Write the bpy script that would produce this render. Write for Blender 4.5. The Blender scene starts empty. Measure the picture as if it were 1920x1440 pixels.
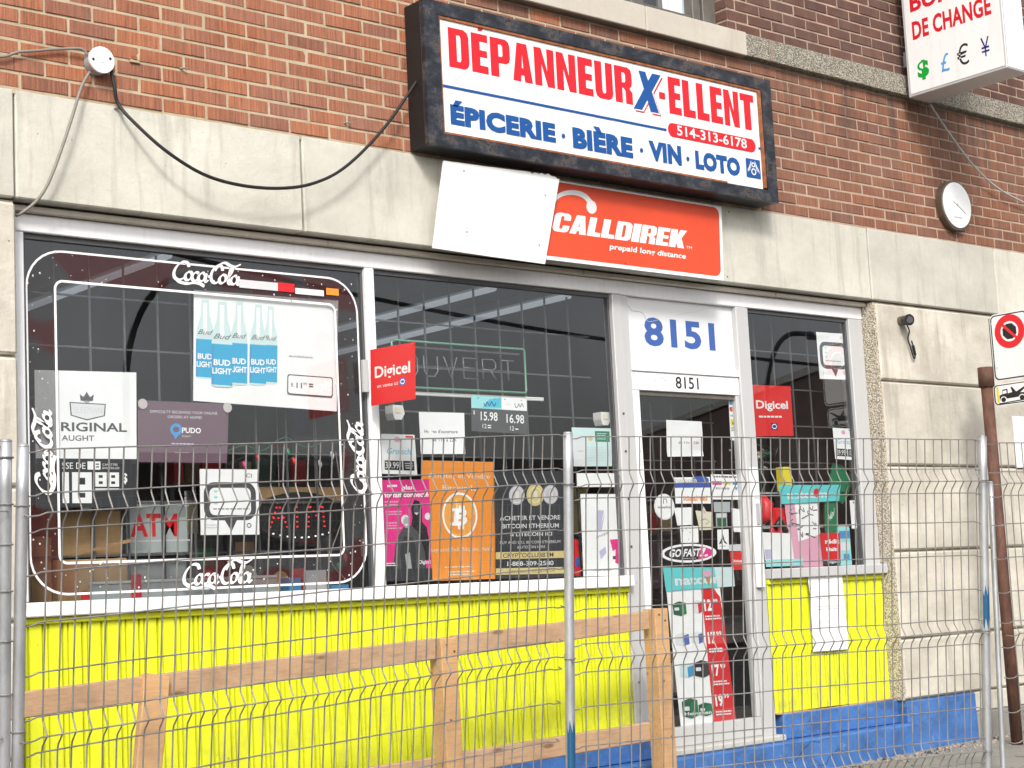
import bpy, bmesh, math, random
from mathutils import Vector, Matrix, noise as mnoise
R = math.radians
random.seed(7)
scene = bpy.context.scene
COL = scene.collection

# ------------------------------------------------------------ camera, sky, sun, exposure
cam_d = bpy.data.cameras.new("camera")
cam = bpy.data.objects.new("camera", cam_d)
COL.objects.link(cam)
cam_d.sensor_width = 36.0
cam_d.lens = 58.8479
cam_d.clip_start = 0.05
cam_d.clip_end = 800
cam.matrix_world = Matrix([[0.761047, -0.04122, -0.647386, -2.802889], [-0.64674, -0.125686, -0.752284, -6.18876], [-0.050358, 0.991213, -0.122311, 1.103585], [0.0, 0.0, 0.0, 1.0]])
scene.camera = cam

world = bpy.data.worlds.new("World")
scene.world = world
world.use_nodes = True
wn = world.node_tree
SUN_EL, SUN_AZ = R(38), R(216)          # light comes over the camera's left shoulder
sky = wn.nodes.new("ShaderNodeTexSky")
sky.sky_type = 'NISHITA'
sky.sun_disc = False
sky.sun_elevation = SUN_EL
sky.sun_rotation = SUN_AZ
sky.air_density = 1.0
sky.dust_density = 4.0
hs = wn.nodes.new("ShaderNodeHueSaturation")
hs.inputs['Saturation'].default_value = 0.32     # overcast: almost no blue
wn.links.new(sky.outputs[0], hs.inputs['Color'])
bg = wn.nodes["Background"]
wn.links.new(hs.outputs[0], bg.inputs[0])
bg.inputs[1].default_value = 0.115

sun_d = bpy.data.lights.new("sun", 'SUN')
sun_d.energy = 1.3
sun_d.angle = R(10)
sun_d.color = (1.0, 0.965, 0.915)
sun = bpy.data.objects.new("sun", sun_d)
COL.objects.link(sun)
sd = Vector((math.sin(SUN_AZ) * math.cos(SUN_EL), math.cos(SUN_AZ) * math.cos(SUN_EL), math.sin(SUN_EL)))
sun.rotation_euler = sd.to_track_quat('Z', 'Y').to_euler()
sun.location = sd * 30

scene.view_settings.view_transform = 'Standard'
scene.view_settings.look = 'None'
scene.view_settings.gamma = 1.0
scene.view_settings.use_curve_mapping = False
scene.view_settings.exposure = 0.92
scene.cycles.use_denoising = True
scene.cycles.use_adaptive_sampling = True
scene.cycles.adaptive_threshold = 0.025
scene.cycles.diffuse_bounces = 2
scene.cycles.glossy_bounces = 3
scene.cycles.max_bounces = 5
scene.cycles.transparent_max_bounces = 12
scene.cycles.caustics_reflective = False
scene.cycles.caustics_refractive = False
scene.cycles.sample_clamp_indirect = 6

# ------------------------------------------------------------ materials
MATS = {}
def lin(c):
    return tuple(((v / 255) / 12.92 if v / 255 <= .04045 else ((v / 255 + .055) / 1.055) ** 2.4) for v in c)

def mat(name, col, rough=.6, metal=0., vary=0., vscale=6., bump=0., bscale=60., stretch=(1, 1, 1), spec=.5, emit=0.):
    if name in MATS: return MATS[name]
    m = bpy.data.materials.new(name); m.use_nodes = True
    nt = m.node_tree; b = nt.nodes["Principled BSDF"]
    b.inputs['Base Color'].default_value = (*col, 1)
    b.inputs['Roughness'].default_value = rough
    b.inputs['Metallic'].default_value = metal
    b.inputs['Specular IOR Level'].default_value = spec
    if emit:
        b.inputs['Emission Color'].default_value = (*col, 1); b.inputs['Emission Strength'].default_value = emit
    if vary or bump:
        geo = nt.nodes.new("ShaderNodeNewGeometry")
        mp = nt.nodes.new("ShaderNodeMapping"); mp.inputs['Scale'].default_value = stretch
        nt.links.new(geo.outputs['Position'], mp.inputs['Vector'])
    if vary:
        n = nt.nodes.new("ShaderNodeTexNoise"); n.inputs['Scale'].default_value = vscale
        n.inputs['Detail'].default_value = 7; n.inputs['Roughness'].default_value = .65
        nt.links.new(mp.outputs[0], n.inputs['Vector'])
        r = nt.nodes.new("ShaderNodeValToRGB")
        lo = tuple(max(0, c * (1 - vary)) for c in col); hi = tuple(min(1, c * (1 + vary * .6)) for c in col)
        r.color_ramp.elements[0].position = .3; r.color_ramp.elements[0].color = (*lo, 1)
        r.color_ramp.elements[1].position = .68; r.color_ramp.elements[1].color = (*hi, 1)
        nt.links.new(n.outputs[0], r.inputs[0]); nt.links.new(r.outputs[0], b.inputs['Base Color'])
    if bump:
        n2 = nt.nodes.new("ShaderNodeTexNoise"); n2.inputs['Scale'].default_value = bscale; n2.inputs['Detail'].default_value = 5
        nt.links.new(mp.outputs[0], n2.inputs['Vector'])
        bp = nt.nodes.new("ShaderNodeBump"); bp.inputs['Strength'].default_value = bump; bp.inputs['Distance'].default_value = .004
        nt.links.new(n2.outputs[0], bp.inputs['Height']); nt.links.new(bp.outputs[0], b.inputs['Normal'])
    MATS[name] = m
    return m

class NT:
    """small helper for hand-made node materials"""
    def __init__(s, name):
        s.m = bpy.data.materials.new(name); s.m.use_nodes = True; s.t = s.m.node_tree
        s.b = s.t.nodes["Principled BSDF"]; MATS[name] = s.m
        s.pos = s.n("ShaderNodeNewGeometry").outputs['Position']
    def n(s, typ, **kw):
        nd = s.t.nodes.new(typ)
        for k, v in kw.items(): setattr(nd, k, v)
        return nd
    def l(s, a, b): s.t.links.new(a, b)
    def noise(s, scale, stretch=(1, 1, 1), detail=5, rough=.6, vec=None):
        mp = s.n("ShaderNodeMapping"); mp.inputs['Scale'].default_value = stretch; s.l(vec or s.pos, mp.inputs['Vector'])
        n = s.n("ShaderNodeTexNoise"); n.inputs['Scale'].default_value = scale; n.inputs['Detail'].default_value = detail
        n.inputs['Roughness'].default_value = rough; s.l(mp.outputs[0], n.inputs['Vector']); return n.outputs[0]
    def ramp(s, fac, *stops):
        r = s.n("ShaderNodeValToRGB"); e = r.color_ramp.elements
        while len(e) < len(stops): e.new(.5)
        for i, (p, c) in enumerate(stops): e[i].position = p; e[i].color = (*c, 1) if len(c) == 3 else c
        s.l(fac, r.inputs[0]); return r.outputs[0]
    def mix(s, fac, a, b, mode='MIX'):
        x = s.n("ShaderNodeMix", data_type='RGBA', blend_type=mode)
        for sock, v in ((x.inputs[0], fac), (x.inputs[6], a), (x.inputs[7], b)):
            if isinstance(v, (int, float)): sock.default_value = v
            elif isinstance(v, tuple): sock.default_value = (*v, 1)
            else: s.l(v, sock)
        return x.outputs[2]
    def math(s, op, a, b=0., clamp=False):
        x = s.n("ShaderNodeMath", operation=op, use_clamp=clamp)
        for i, v in enumerate((a, b)):
            if isinstance(v, (int, float)): x.inputs[i].default_value = v
            else: s.l(v, x.inputs[i])
        return x.outputs[0]
    def mrange(s, v, a, b, c=0., d=1.):
        x = s.n("ShaderNodeMapRange"); s.l(v, x.inputs[0])
        for i, q in enumerate((a, b, c, d)): x.inputs[i + 1].default_value = q
        return x.outputs[0]
    def xyz(s):
        x = s.n("ShaderNodeSeparateXYZ"); s.l(s.pos, x.inputs[0]); return x.outputs
    def bump(s, h, strength, dist=.003):
        b = s.n("ShaderNodeBump"); b.inputs['Strength'].default_value = strength; b.inputs['Distance'].default_value = dist
        s.l(h, b.inputs['Height']); s.l(b.outputs[0], s.b.inputs['Normal'])
    def col(s, c): s.l(c, s.b.inputs['Base Color'])
    def rough(s, v): s.b.inputs['Roughness'].default_value = v

def brick_mat(name, stops, wirecut, sootmax):
    k = NT(name); x, y, z = k.xyz()
    oi = k.n("ShaderNodeObjectInfo"); 
    rnd = k.math('FRACT', k.math('ADD', oi.outputs['Random'], k.n("ShaderNodeNewGeometry").outputs['Random Per Island']))
    base = k.ramp(rnd, *stops)
    streak = k.noise(1, (115, 50, 3.5), 2, .7)
    c = k.mix(k.mrange(streak, .38, .66), base, k.mix(1.0, base, (1.6, 1.6, 1.5), 'MULTIPLY')) if wirecut else base
    dark = k.noise(1, (95, 40, 4), 2, .6)
    c = k.mix(k.mrange(dark, .52, .7, 0, .55 if wirecut else .2), c, k.mix(1.0, c, (.45, .4, .4), 'MULTIPLY'))
    blot = k.noise(2.2, (1, 1, 1), 6, .7)
    c = k.mix(k.mrange(blot, .45, .75, 0, .35), c, (.30, .2, .16))
    # soot washed down from the belt course, in runs
    runs = k.noise(1, (7, 1, .5), 5, .65)
    soot = k.math('MULTIPLY', k.mrange(runs, .44, .66), k.mrange(z, 3.45, 4.05), True)
    soot = k.math('MULTIPLY', soot, k.mrange(x, 3.0, 5.2), True)
    c = k.mix(k.math('MULTIPLY', soot, sootmax), c, (.055, .045, .04))
    k.col(c); k.rough(.9)
    k.bump(k.math('ADD', streak, k.noise(140, (1, 1, 1), 3)), .9 if wirecut else .4, .003)
    return k.m
brick_mat('brick_wirecut', ((0, (.27, .098, .050)), (.25, (.23, .086, .048)), (.5, (.30, .112, .056)), (.72, (.195, .078, .050)), (.86, (.26, .10, .058)), (1, (.23, .095, .060))), True, .75)
brick_mat('brick_red_dim_right', ((0, (.175, .072, .042)), (.3, (.21, .088, .050)), (.55, (.145, .061, .038)), (.8, (.19, .082, .048)), (1, (.13, .058, .040))), True, .85)  # red-brown brick; dimmer light and slant view at right also put into its colour
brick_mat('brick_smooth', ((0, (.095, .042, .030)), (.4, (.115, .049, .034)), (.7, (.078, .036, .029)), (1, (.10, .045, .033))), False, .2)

def mortar_mat():
    k = NT('mortar'); x, y, z = k.xyz()
    c = k.mix(k.mrange(x, 1.6, 4.8), (.50, .41, .28), (.46, .34, .26))
    c = k.mix(k.mrange(k.noise(9), .35, .7), c, k.mix(1.0, c, (.72, .68, .66), 'MULTIPLY'))
    runs = k.noise(1, (7, 1, .5), 5, .65)
    soot = k.math('MULTIPLY', k.mrange(runs, .44, .66), k.mrange(z, 3.45, 4.05), True)
    soot = k.math('MULTIPLY', soot, k.mrange(x, 3.0, 5.2), True)
    c = k.mix(k.math('MULTIPLY', soot, .8), c, (.1, .08, .07))
    k.col(c); k.rough(.95); k.bump(k.noise(120), .7)
mortar_mat()

def stone_mat(name, a, b, stain, pits=.5):
    k = NT(name); x, y, z = k.xyz()
    big = k.noise(2.2, (1, 1, 1.4), 5, .7)
    c = k.mix(k.mrange(big, .36, .66), a, b)
    tone = k.mrange(k.n('ShaderNodeObjectInfo').outputs['Random'], 0, 1, .86, 1.0)
    c = k.mix(1.0, c, k.ramp(tone, (0, (0, 0, 0)), (1, (1, 1, 1))), 'MULTIPLY')
    st = k.noise(1, (9, 4, 1.1), 4, .7)
    c = k.mix(k.mrange(st, .52, .74, 0, .75), c, stain)
    fine = k.noise(55, (1, 1, 1), 4, .7)
    c = k.mix(k.mrange(fine, .56, .8, 0, .35), c, (.35, .31, .25))
    v = k.n("ShaderNodeTexVoronoi"); v.inputs['Scale'].default_value = 26; k.l(k.pos, v.inputs['Vector'])
    pit = k.mrange(v.outputs['Distance'], .05, .11, 1, 0)
    rare = k.mrange(k.noise(11, (1, 1, 1), 2), .60, .66)
    pit = k.math('MULTIPLY', pit, rare)
    c = k.mix(k.math('MULTIPLY', pit, .85), c, (.12, .10, .08))
    k.col(c); k.rough(.9)
    k.bump(k.math('SUBTRACT', k.noise(38, (1, 1, 1), 4, .7), pit), pits, .006)
    return k.m
stone_mat('stone_band', (.63, .61, .535), (.50, .48, .415), (.33, .31, .265))
stone_mat('stone_pilaster', (.66, .62, .53), (.45, .415, .345), (.30, .265, .21), .7)
stone_mat('stone_sill', (.60, .55, .47), (.54, .49, .42), (.42, .37, .31), .2)

def aggregate(name, a, b, c3, sc):
    k = NT(name)
    v = k.n("ShaderNodeTexVoronoi"); v.inputs['Scale'].default_value = sc; k.l(k.pos, v.inputs['Vector'])
    sep = k.n("ShaderNodeSeparateColor"); k.l(v.outputs['Color'], sep.inputs[0])
    c = k.ramp(sep.outputs[0], (0, a), (.45, b), (.8, c3), (1, b))
    c = k.mix(k.mrange(v.outputs['Distance'], .45, .75, 0, .7), c, (.12, .10, .08))
    k.col(c); k.rough(.95); k.bump(v.outputs['Distance'], 1.0, -.008)
aggregate('pebble_stone', (.74, .69, .57), (.64, .57, .45), (.34, .29, .21), 120)
aggregate('belt_granite', (.52, .48, .39), (.38, .35, .28), (.15, .14, .12), 120)

def asphalt():
    k = NT('concrete_walk')
    c = k.mix(k.mrange(k.noise(3, (1, 1, 1), 8, .7), .35, .7), (.20, .19, .17), (.31, .29, .26))
    c = k.mix(k.mrange(k.noise(90, (1, 1, 1), 3), .5, .75, 0, .5), c, (.16, .15, .13))
    k.col(c); k.rough(.95); k.bump(k.noise(120, (1, 1, 1), 5), .8, .004)
asphalt()
mat('asphalt', (.055, .055, .055), .95, vary=.4, vscale=3, bump=.6, bscale=150)

def paint_mat(name, col, dirt, streaks=(12, 4, .8), amt=.5):
    k = NT(name)
    c = k.mix(k.mrange(k.noise(1, streaks, 7, .7), .5, .8, 0, amt), col, dirt)
    c = k.mix(k.mrange(k.noise(2.5, (1, 1, 1), 6, .7), .5, .8, 0, .25), c, tuple(v * .8 for v in col))
    k.col(c); k.rough(.45); k.bump(k.noise(30, (1, 1, .3), 3), .05, .003)
paint_mat('yellow_paint', (.73, .77, .022), (.40, .43, .06), (45, 8, .22), .22)
def yellow_grime():
    m = MATS['yellow_paint']; t = m.node_tree; b = t.nodes['Principled BSDF']; old = b.inputs['Base Color'].links[0].from_socket
    k = NT.__new__(NT); k.m = m; k.t = t; k.b = b; k.pos = k.n('ShaderNodeNewGeometry').outputs['Position']; x, y, z = k.xyz()
    sp = k.math('MULTIPLY', k.mrange(k.noise(7, (1, 1, .8), 6, .75), .46, .66), k.mrange(z, .72, .34), True)          # splashed street dirt
    c = k.mix(k.math('MULTIPLY', sp, .45), old, (.22, .19, .10))
    ch = k.mrange(k.noise(60, (1, 1, .6), 3, .6), .70, .73)                                                         # chips
    c = k.mix(k.math('MULTIPLY', ch, .7), c, (.16, .15, .10))
    k.col(c)
yellow_grime()
def blue_mat():
    k = NT('blue_paint')
    c = k.mix(k.mrange(k.noise(4, (1, 1, 1), 8, .7), .4, .7), (.045, .15, .42), (.075, .205, .52))
    c = k.mix(k.mrange(k.noise(5, (1, 1, 1.5), 5, .75), .46, .64, 0, .65), c, (.04, .07, .15))
    c = k.mix(k.mrange(k.noise(16, (1, 1, 1), 5, .75), .64, .68, 0, .75), c, (.33, .33, .32))
    k.col(c); k.rough(.6); k.bump(k.noise(16, (1, 1, 1), 8, .7), .8, .012)
blue_mat()
paint_mat('blank_board_white', (.80, .80, .79), (.56, .55, .51), (3, 3, 1.0), .4)
paint_mat('white_crumbling_paint', (.50, .49, .45), (.25, .23, .2), (20, 20, 20), .9)

def alu(name, base, dirt, amt):
    k = NT(name)
    c = k.mix(k.mrange(k.noise(1, (30, 30, 2.5), 6, .7), .5, .8, 0, amt), base, dirt)
    c = k.mix(k.mrange(k.noise(40, (1, 1, 1), 4), .66, .72, 0, .5), c, (.25, .23, .2))
    k.col(c); k.rough(.4); k.b.inputs['Metallic'].default_value = .05
    k.bump(k.noise(25, (1, 1, 1), 4), .06)
alu('aluminium_frame', (.50, .50, .50), (.45, .43, .40), .5)
alu('aluminium_white', (.86, .86, .87), (.62, .60, .57), .35)
def sign_frame():
    k = NT('peeling_black_paint')
    n = k.noise(1, (7, 7, 9), 5, .75)
    c = k.ramp(n, (.42, (.010, .011, .014)), (.52, (.026, .031, .042)), (.58, (.085, .068, .06)), (.62, (.013, .014, .017)))
    k.col(c); k.rough(.42); k.bump(n, .5, .004)
sign_frame()
mat('black_side', (.008, .008, .009), .55, bump=.2, bscale=20)
mat('rust_lip', (.30, .10, .035), .7, vary=.6, vscale=25)
def wood_mat(name, a, b, c3):
    k = NT(name)
    g = k.noise(1, (3, 60, 60), 6, .6)
    c = k.ramp(g, (.3, a), (.5, b), (.72, c3))
    kn = k.n("ShaderNodeTexVoronoi"); mp = k.n("ShaderNodeMapping"); mp.inputs['Scale'].default_value = (3.5, 9, 12)
    k.l(k.pos, mp.inputs[0]); k.l(mp.outputs[0], kn.inputs['Vector']); kn.inputs['Scale'].default_value = 1
    c = k.mix(k.mrange(kn.outputs['Distance'], .08, .16, .85, 0), c, (.16, .07, .03))
    c = k.mix(k.mrange(k.noise(5, (1, 1, 1), 6, .7), .46, .70, 0, .6), c, (.27, .18, .115))
    k.col(c); k.rough(.8); k.bump(g, .4, .002)
wood_mat('lumber', (.45, .27, .15), (.53, .34, .20), (.36, .21, .115))
wood_mat('lumber_orange', (.50, .28, .125), (.57, .34, .16), (.42, .22, .09))
def galv(name, a, b, ro=.45, me=.7):
    k = NT(name)
    c = k.mix(k.mrange(k.noise(14, (1, 1, .35), 7, .7), .35, .7), a, b)
    k.col(c); k.rough(ro); k.b.inputs['Metallic'].default_value = me; k.bump(k.noise(60), .15)
galv('galvanised', (.42, .43, .44), (.62, .63, .65))
galv('galvanised_wire', (.15, .14, .13), (.30, .29, .28), .6, .25)
mat('blue_spray', (.006, .075, .17), .5)
def rust_pole():
    k = NT('rusty_brown')
    c = k.ramp(k.noise(22, (1, 1, .4), 7, .7), (.3, (.05, .022, .016)), (.55, (.10, .042, .026)), (.72, (.17, .075, .045)))
    k.col(c); k.rough(.75); k.bump(k.noise(70), .4)
rust_pole()

def glass_mat(name, refl=1.0, tint=(1, 1, 1)):
    k = NT(name); t = k.t; t.nodes.remove(k.b)
    fr = k.n("ShaderNodeFresnel"); fr.inputs['IOR'].default_value = 1.55
    bf = k.n("ShaderNodeNewGeometry").outputs['Backfacing']
    fac = k.math('MULTIPLY', k.math('MULTIPLY', fr.outputs[0], refl, True), k.math('SUBTRACT', 1.0, bf))
    tr = k.n("ShaderNodeBsdfTransparent"); tr.inputs[0].default_value = (*tint, 1)
    gl = k.n("ShaderNodeBsdfGlossy"); gl.inputs['Roughness'].default_value = .0
    df = k.n("ShaderNodeBsdfDiffuse"); df.inputs[0].default_value = (.55, .57, .6, 1)      # thin film of street dust
    dust = k.mrange(k.noise(1, (3, 3, 1.2), 5, .65), .45, .75, .002, .022)
    dm = k.n("ShaderNodeMixShader"); k.l(k.math('MULTIPLY', dust, k.math('SUBTRACT', 1.0, bf)), dm.inputs[0]); k.l(tr.outputs[0], dm.inputs[1]); k.l(df.outputs[0], dm.inputs[2])
    mx = k.n("ShaderNodeMixShader"); k.l(fac, mx.inputs[0]); k.l(dm.outputs[0], mx.inputs[1]); k.l(gl.outputs[0], mx.inputs[2])
    k.l(mx.outputs[0], t.nodes["Material Output"].inputs[0])
glass_mat('window_glass', 2.6, (.98, .99, .99))

def film_mat(name, c1, c2, alpha):
    k = NT(name)
    c = k.mix(k.mrange(k.noise(1.5, (1, 1, 1.2), 2), .46, .48), c1, c2)
    k.col(c); k.rough(.35); k.b.inputs['Alpha'].default_value = alpha
film_mat('cola_film', (.085, .016, .016), (.065, .065, .067), .45)

WHITE = mat('paper_white', (.87, .87, .87), .7, vary=.06, vscale=5)
paint_mat('sign_white', (.80, .80, .79), (.55, .53, .47), (14, 14, 1.2), .35)
mat('bright_white', (.84, .84, .84), .5)
mat('cream_print', (.70, .66, .52), .6); mat('grey_print', (.36, .37, .38), .6); mat('light_grey_print', (.60, .61, .62), .6)
mat('pale_print', (.70, .71, .72), .6)
mat('black_print', (.012, .012, .014), .5); mat('dark_print', (.035, .037, .042), .5); mat('charcoal_print', (.07, .07, .075), .5)
mat('red_print', (.66, .016, .022), .45); mat('sign_red', (.60, .008, .018), .4); mat('digi_red', (.66, .022, .02), .45)
mat('call_orange', (.64, .062, .018), .4, vary=.12, vscale=2); mat('sign_blue', (.003, .072, .28), .4); mat('number_blue', (.045, .11, .36), .5)
mat('cyan_print', (.06, .50, .66), .5); mat('bud_blue', (.012, .36, .62), .5); mat('aqua_print', (.30, .70, .70), .5); mat('pale_aqua', (.58, .74, .74), .5)
mat('turquoise_print', (.12, .58, .60), .5)
mat('orange_print', (.80, .27, .035), .55); mat('light_orange', (.82, .36, .06), .55); mat('pink_print', (.74, .03, .24), .5)
mat('rose_print', (.72, .36, .48), .6); mat('lilac_print', (.50, .48, .66), .6); mat('purple_print', (.145, .085, .115), .5)
mat('gold_print', (.62, .50, .22), .45); mat('silver_print', (.50, .49, .56), .4); mat('green_print', (.01, .17, .07), .5)
mat('dark_green', (.01, .10, .045), .5); mat('blue_print', (.04, .10, .40), .5); mat('sky_print', (.05, .28, .55), .5)
mat('yellow_print', (.75, .62, .03), .5); mat('currency_green', (.0, .33, .03), .4); mat('currency_blue', (.06, .30, .66), .4); mat('navy_print', (.012, .012, .16), .4)
mat('cardboard', (.42, .26, .12), .85, vary=.2, vscale=4); mat('cardboard_dark', (.30, .18, .085), .85, vary=.2, vscale=4)
mat('grey_plastic', (.40, .44, .44), .5); mat('white_plastic', (.74, .73, .70), .4); mat('black_plastic', (.015, .015, .016), .35)
mat('black_rubber', (.012, .011, .011), .5); mat('grey_conduit', (.22, .20, .17), .6)
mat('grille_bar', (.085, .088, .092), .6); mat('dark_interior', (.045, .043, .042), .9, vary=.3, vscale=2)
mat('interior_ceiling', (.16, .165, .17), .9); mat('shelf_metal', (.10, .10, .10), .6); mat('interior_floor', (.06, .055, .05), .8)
mat('neon_green_tube', (.13, .30, .21), .3); mat('neon_white_tube', (.13, .14, .135), .35)
mat('led_red', (.8, .02, .02), .4, emit=.6); mat('led_white', (.8, .8, .8), .4, emit=.7)
mat('tube_light', (.85, .92, 1.0), .4, emit=.16)
mat('frame_bronze', (.12, .11, .095), .5, vary=.25, vscale=12); mat('curtain_white', (.70, .70, .68), .8)
mat('pane_dark', (.04, .045, .05), .1); mat('clock_rim', (.16, .13, .10), .35, metal=.6); mat('drop', (.75, .75, .75), .1)
mat('far_brick', (.055, .028, .022), .9, vary=.3, vscale=2); mat('far_stone', (.22, .21, .19), .9); mat('far_window', (.03, .035, .04), .2)
mat('suction_cup', (.55, .5, .5), .15)

# ------------------------------------------------------------ mesh helpers
def setp(o, label=None, cat=None, group=None, kind=None):
    if label: o['label'] = label
    if cat: o['category'] = cat
    if group: o['group'] = group
    if kind: o['kind'] = kind
    return o

def link(name, me, parent=None):
    o = bpy.data.objects.new(name, me); COL.objects.link(o)
    if parent is not None:
        o.parent = parent
        o.matrix_parent_inverse = parent.matrix_world.inverted()
    return o

def thing(name, label, cat, loc=(0, 0, 0), group=None, rot=None):
    o = bpy.data.objects.new(name, None); COL.objects.link(o); o.empty_display_size = .05
    M = Matrix.Translation(Vector(loc))
    if rot is not None: M = M @ rot.to_4x4()
    o.matrix_world = M
    return setp(o, label, cat, group)

def mesh(name, verts, faces, mats, parent=None, smooth=False, midx=None):
    me = bpy.data.meshes.new(name)
    me.from_pydata([tuple(v) for v in verts], [], faces)
    if not isinstance(mats, (list, tuple)): mats = [mats]
    for m in mats: me.materials.append(MATS[m] if isinstance(m, str) else m)
    if midx: me.polygons.foreach_set('material_index', midx)
    if smooth: me.polygons.foreach_set('use_smooth', [True] * len(me.polygons))
    me.update()
    return link(name, me, parent)

class MB:
    """collects boxes, tubes and prisms into one mesh"""
    def __init__(s): s.v = []; s.f = []; s.mi = []; s.mats = []
    def mat(s, m):
        if m not in s.mats: s.mats.append(m)
        return s.mats.index(m)
    def add(s, v, f, m):
        o = len(s.v); i = s.mat(m); s.v += [tuple(q) for q in v]
        s.f += [[a + o for a in q] for q in f]; s.mi += [i] * len(f); return s
    def box(s, x0, x1, y0, y1, z0, z1, m, bev=0.):
        bm = bmesh.new(); bmesh.ops.create_cube(bm, size=1)
        bmesh.ops.scale(bm, vec=(x1 - x0, y1 - y0, z1 - z0), verts=bm.verts)
        bmesh.ops.translate(bm, vec=((x0 + x1) / 2, (y0 + y1) / 2, (z0 + z1) / 2), verts=bm.verts)
        if bev: bmesh.ops.bevel(bm, geom=bm.edges[:], offset=bev, segments=1, affect='EDGES', profile=.5)
        bm.verts.index_update()
        s.add([v.co[:] for v in bm.verts], [[v.index for v in f.verts] for f in bm.faces], m); bm.free(); return s
    def prism(s, pts, n, m):
        """extrude a 3D polygon by vector n"""
        k = len(pts); n = Vector(n); a = [Vector(p) for p in pts]; b = [p + n for p in a]
        s.add(a + b, [list(range(k))[::-1], list(range(k, 2 * k))] + [[i, (i + 1) % k, k + (i + 1) % k, k + i] for i in range(k)], m); return s
    def tube(s, pts, r, m, n=8, closed=False):
        P = [Vector(p) for p in pts]; V = []; F = []; prev = None
        for i, p in enumerate(P):
            if closed: d = P[(i + 1) % len(P)] - P[i - 1]
            else: d = P[min(i + 1, len(P) - 1)] - P[max(i - 1, 0)]
            d.normalize()
            if prev is None:
                a = d.cross(Vector((0, 0, 1)))
                if a.length < .1: a = d.cross(Vector((1, 0, 0)))
            else: a = prev - d * prev.dot(d)
            a.normalize(); prev = a; b = d.cross(a); rr = r[i] if isinstance(r, (list, tuple)) else r
            V += [p + (a * math.cos(t) + b * math.sin(t)) * rr for t in (2 * math.pi * j / n for j in range(n))]
        L = len(P)
        for i in range(L if closed else L - 1):
            for j in range(n):
                F.append([i * n + j, i * n + (j + 1) % n, ((i + 1) % L) * n + (j + 1) % n, ((i + 1) % L) * n + j])
        if not closed: F += [list(range(n))[::-1], [(L - 1) * n + j for j in range(n)]]
        s.add(V, F, m); return s
    def build(s, name, parent=None, smooth=False):
        o = mesh(name, s.v, s.f, s.mats, parent, smooth, s.mi)
        if smooth:
            try:
                o.data.shade_smooth() if hasattr(o.data, 'shade_smooth') else None
            except Exception: pass
        return o

def box(name, x0, x1, y0, y1, z0, z1, m, parent=None, bev=.002):
    return MB().box(x0, x1, y0, y1, z0, z1, m, bev).build(name, parent)

def smoothcurve(pts, k=8):
    P = [Vector(p) for p in pts]; out = []
    for i in range(len(P) - 1):
        a, b, c, d = P[max(i - 1, 0)], P[i], P[i + 1], P[min(i + 2, len(P) - 1)]
        for j in range(k):
            t = j / k
            out.append(.5 * (2 * b + (c - a) * t + (2 * a - 5 * b + 4 * c - d) * t * t + (3 * b - a - 3 * c + d) * t ** 3))
    out.append(P[-1]); return out

# ------------------------------------------------------------ lettering: text -> flat mesh, cached
_tc = {}
def glyphs(s, bold):
    key = (s, bold)
    if key in _tc: return _tc[key]
    cu = bpy.data.curves.new('t', 'FONT'); cu.body = s; cu.offset = bold; cu.resolution_u = 3
    if bold > .03: cu.space_character = 1.0 + bold * 1.2
    o = bpy.data.objects.new('t', cu); COL.objects.link(o)
    dg = bpy.context.evaluated_depsgraph_get(); dg.update()
    me = bpy.data.meshes.new_from_object(o.evaluated_get(dg))
    V = [(v.co.x, v.co.y) for v in me.vertices]; F = [list(p.vertices) for p in me.polygons]
    bpy.data.objects.remove(o); bpy.data.curves.remove(cu); bpy.data.meshes.remove(me)
    _tc[key] = (V, F); return V, F
def capheight(bold):
    V, _ = glyphs('H', bold); return min(v[1] for v in V), max(v[1] for v in V)

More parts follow.
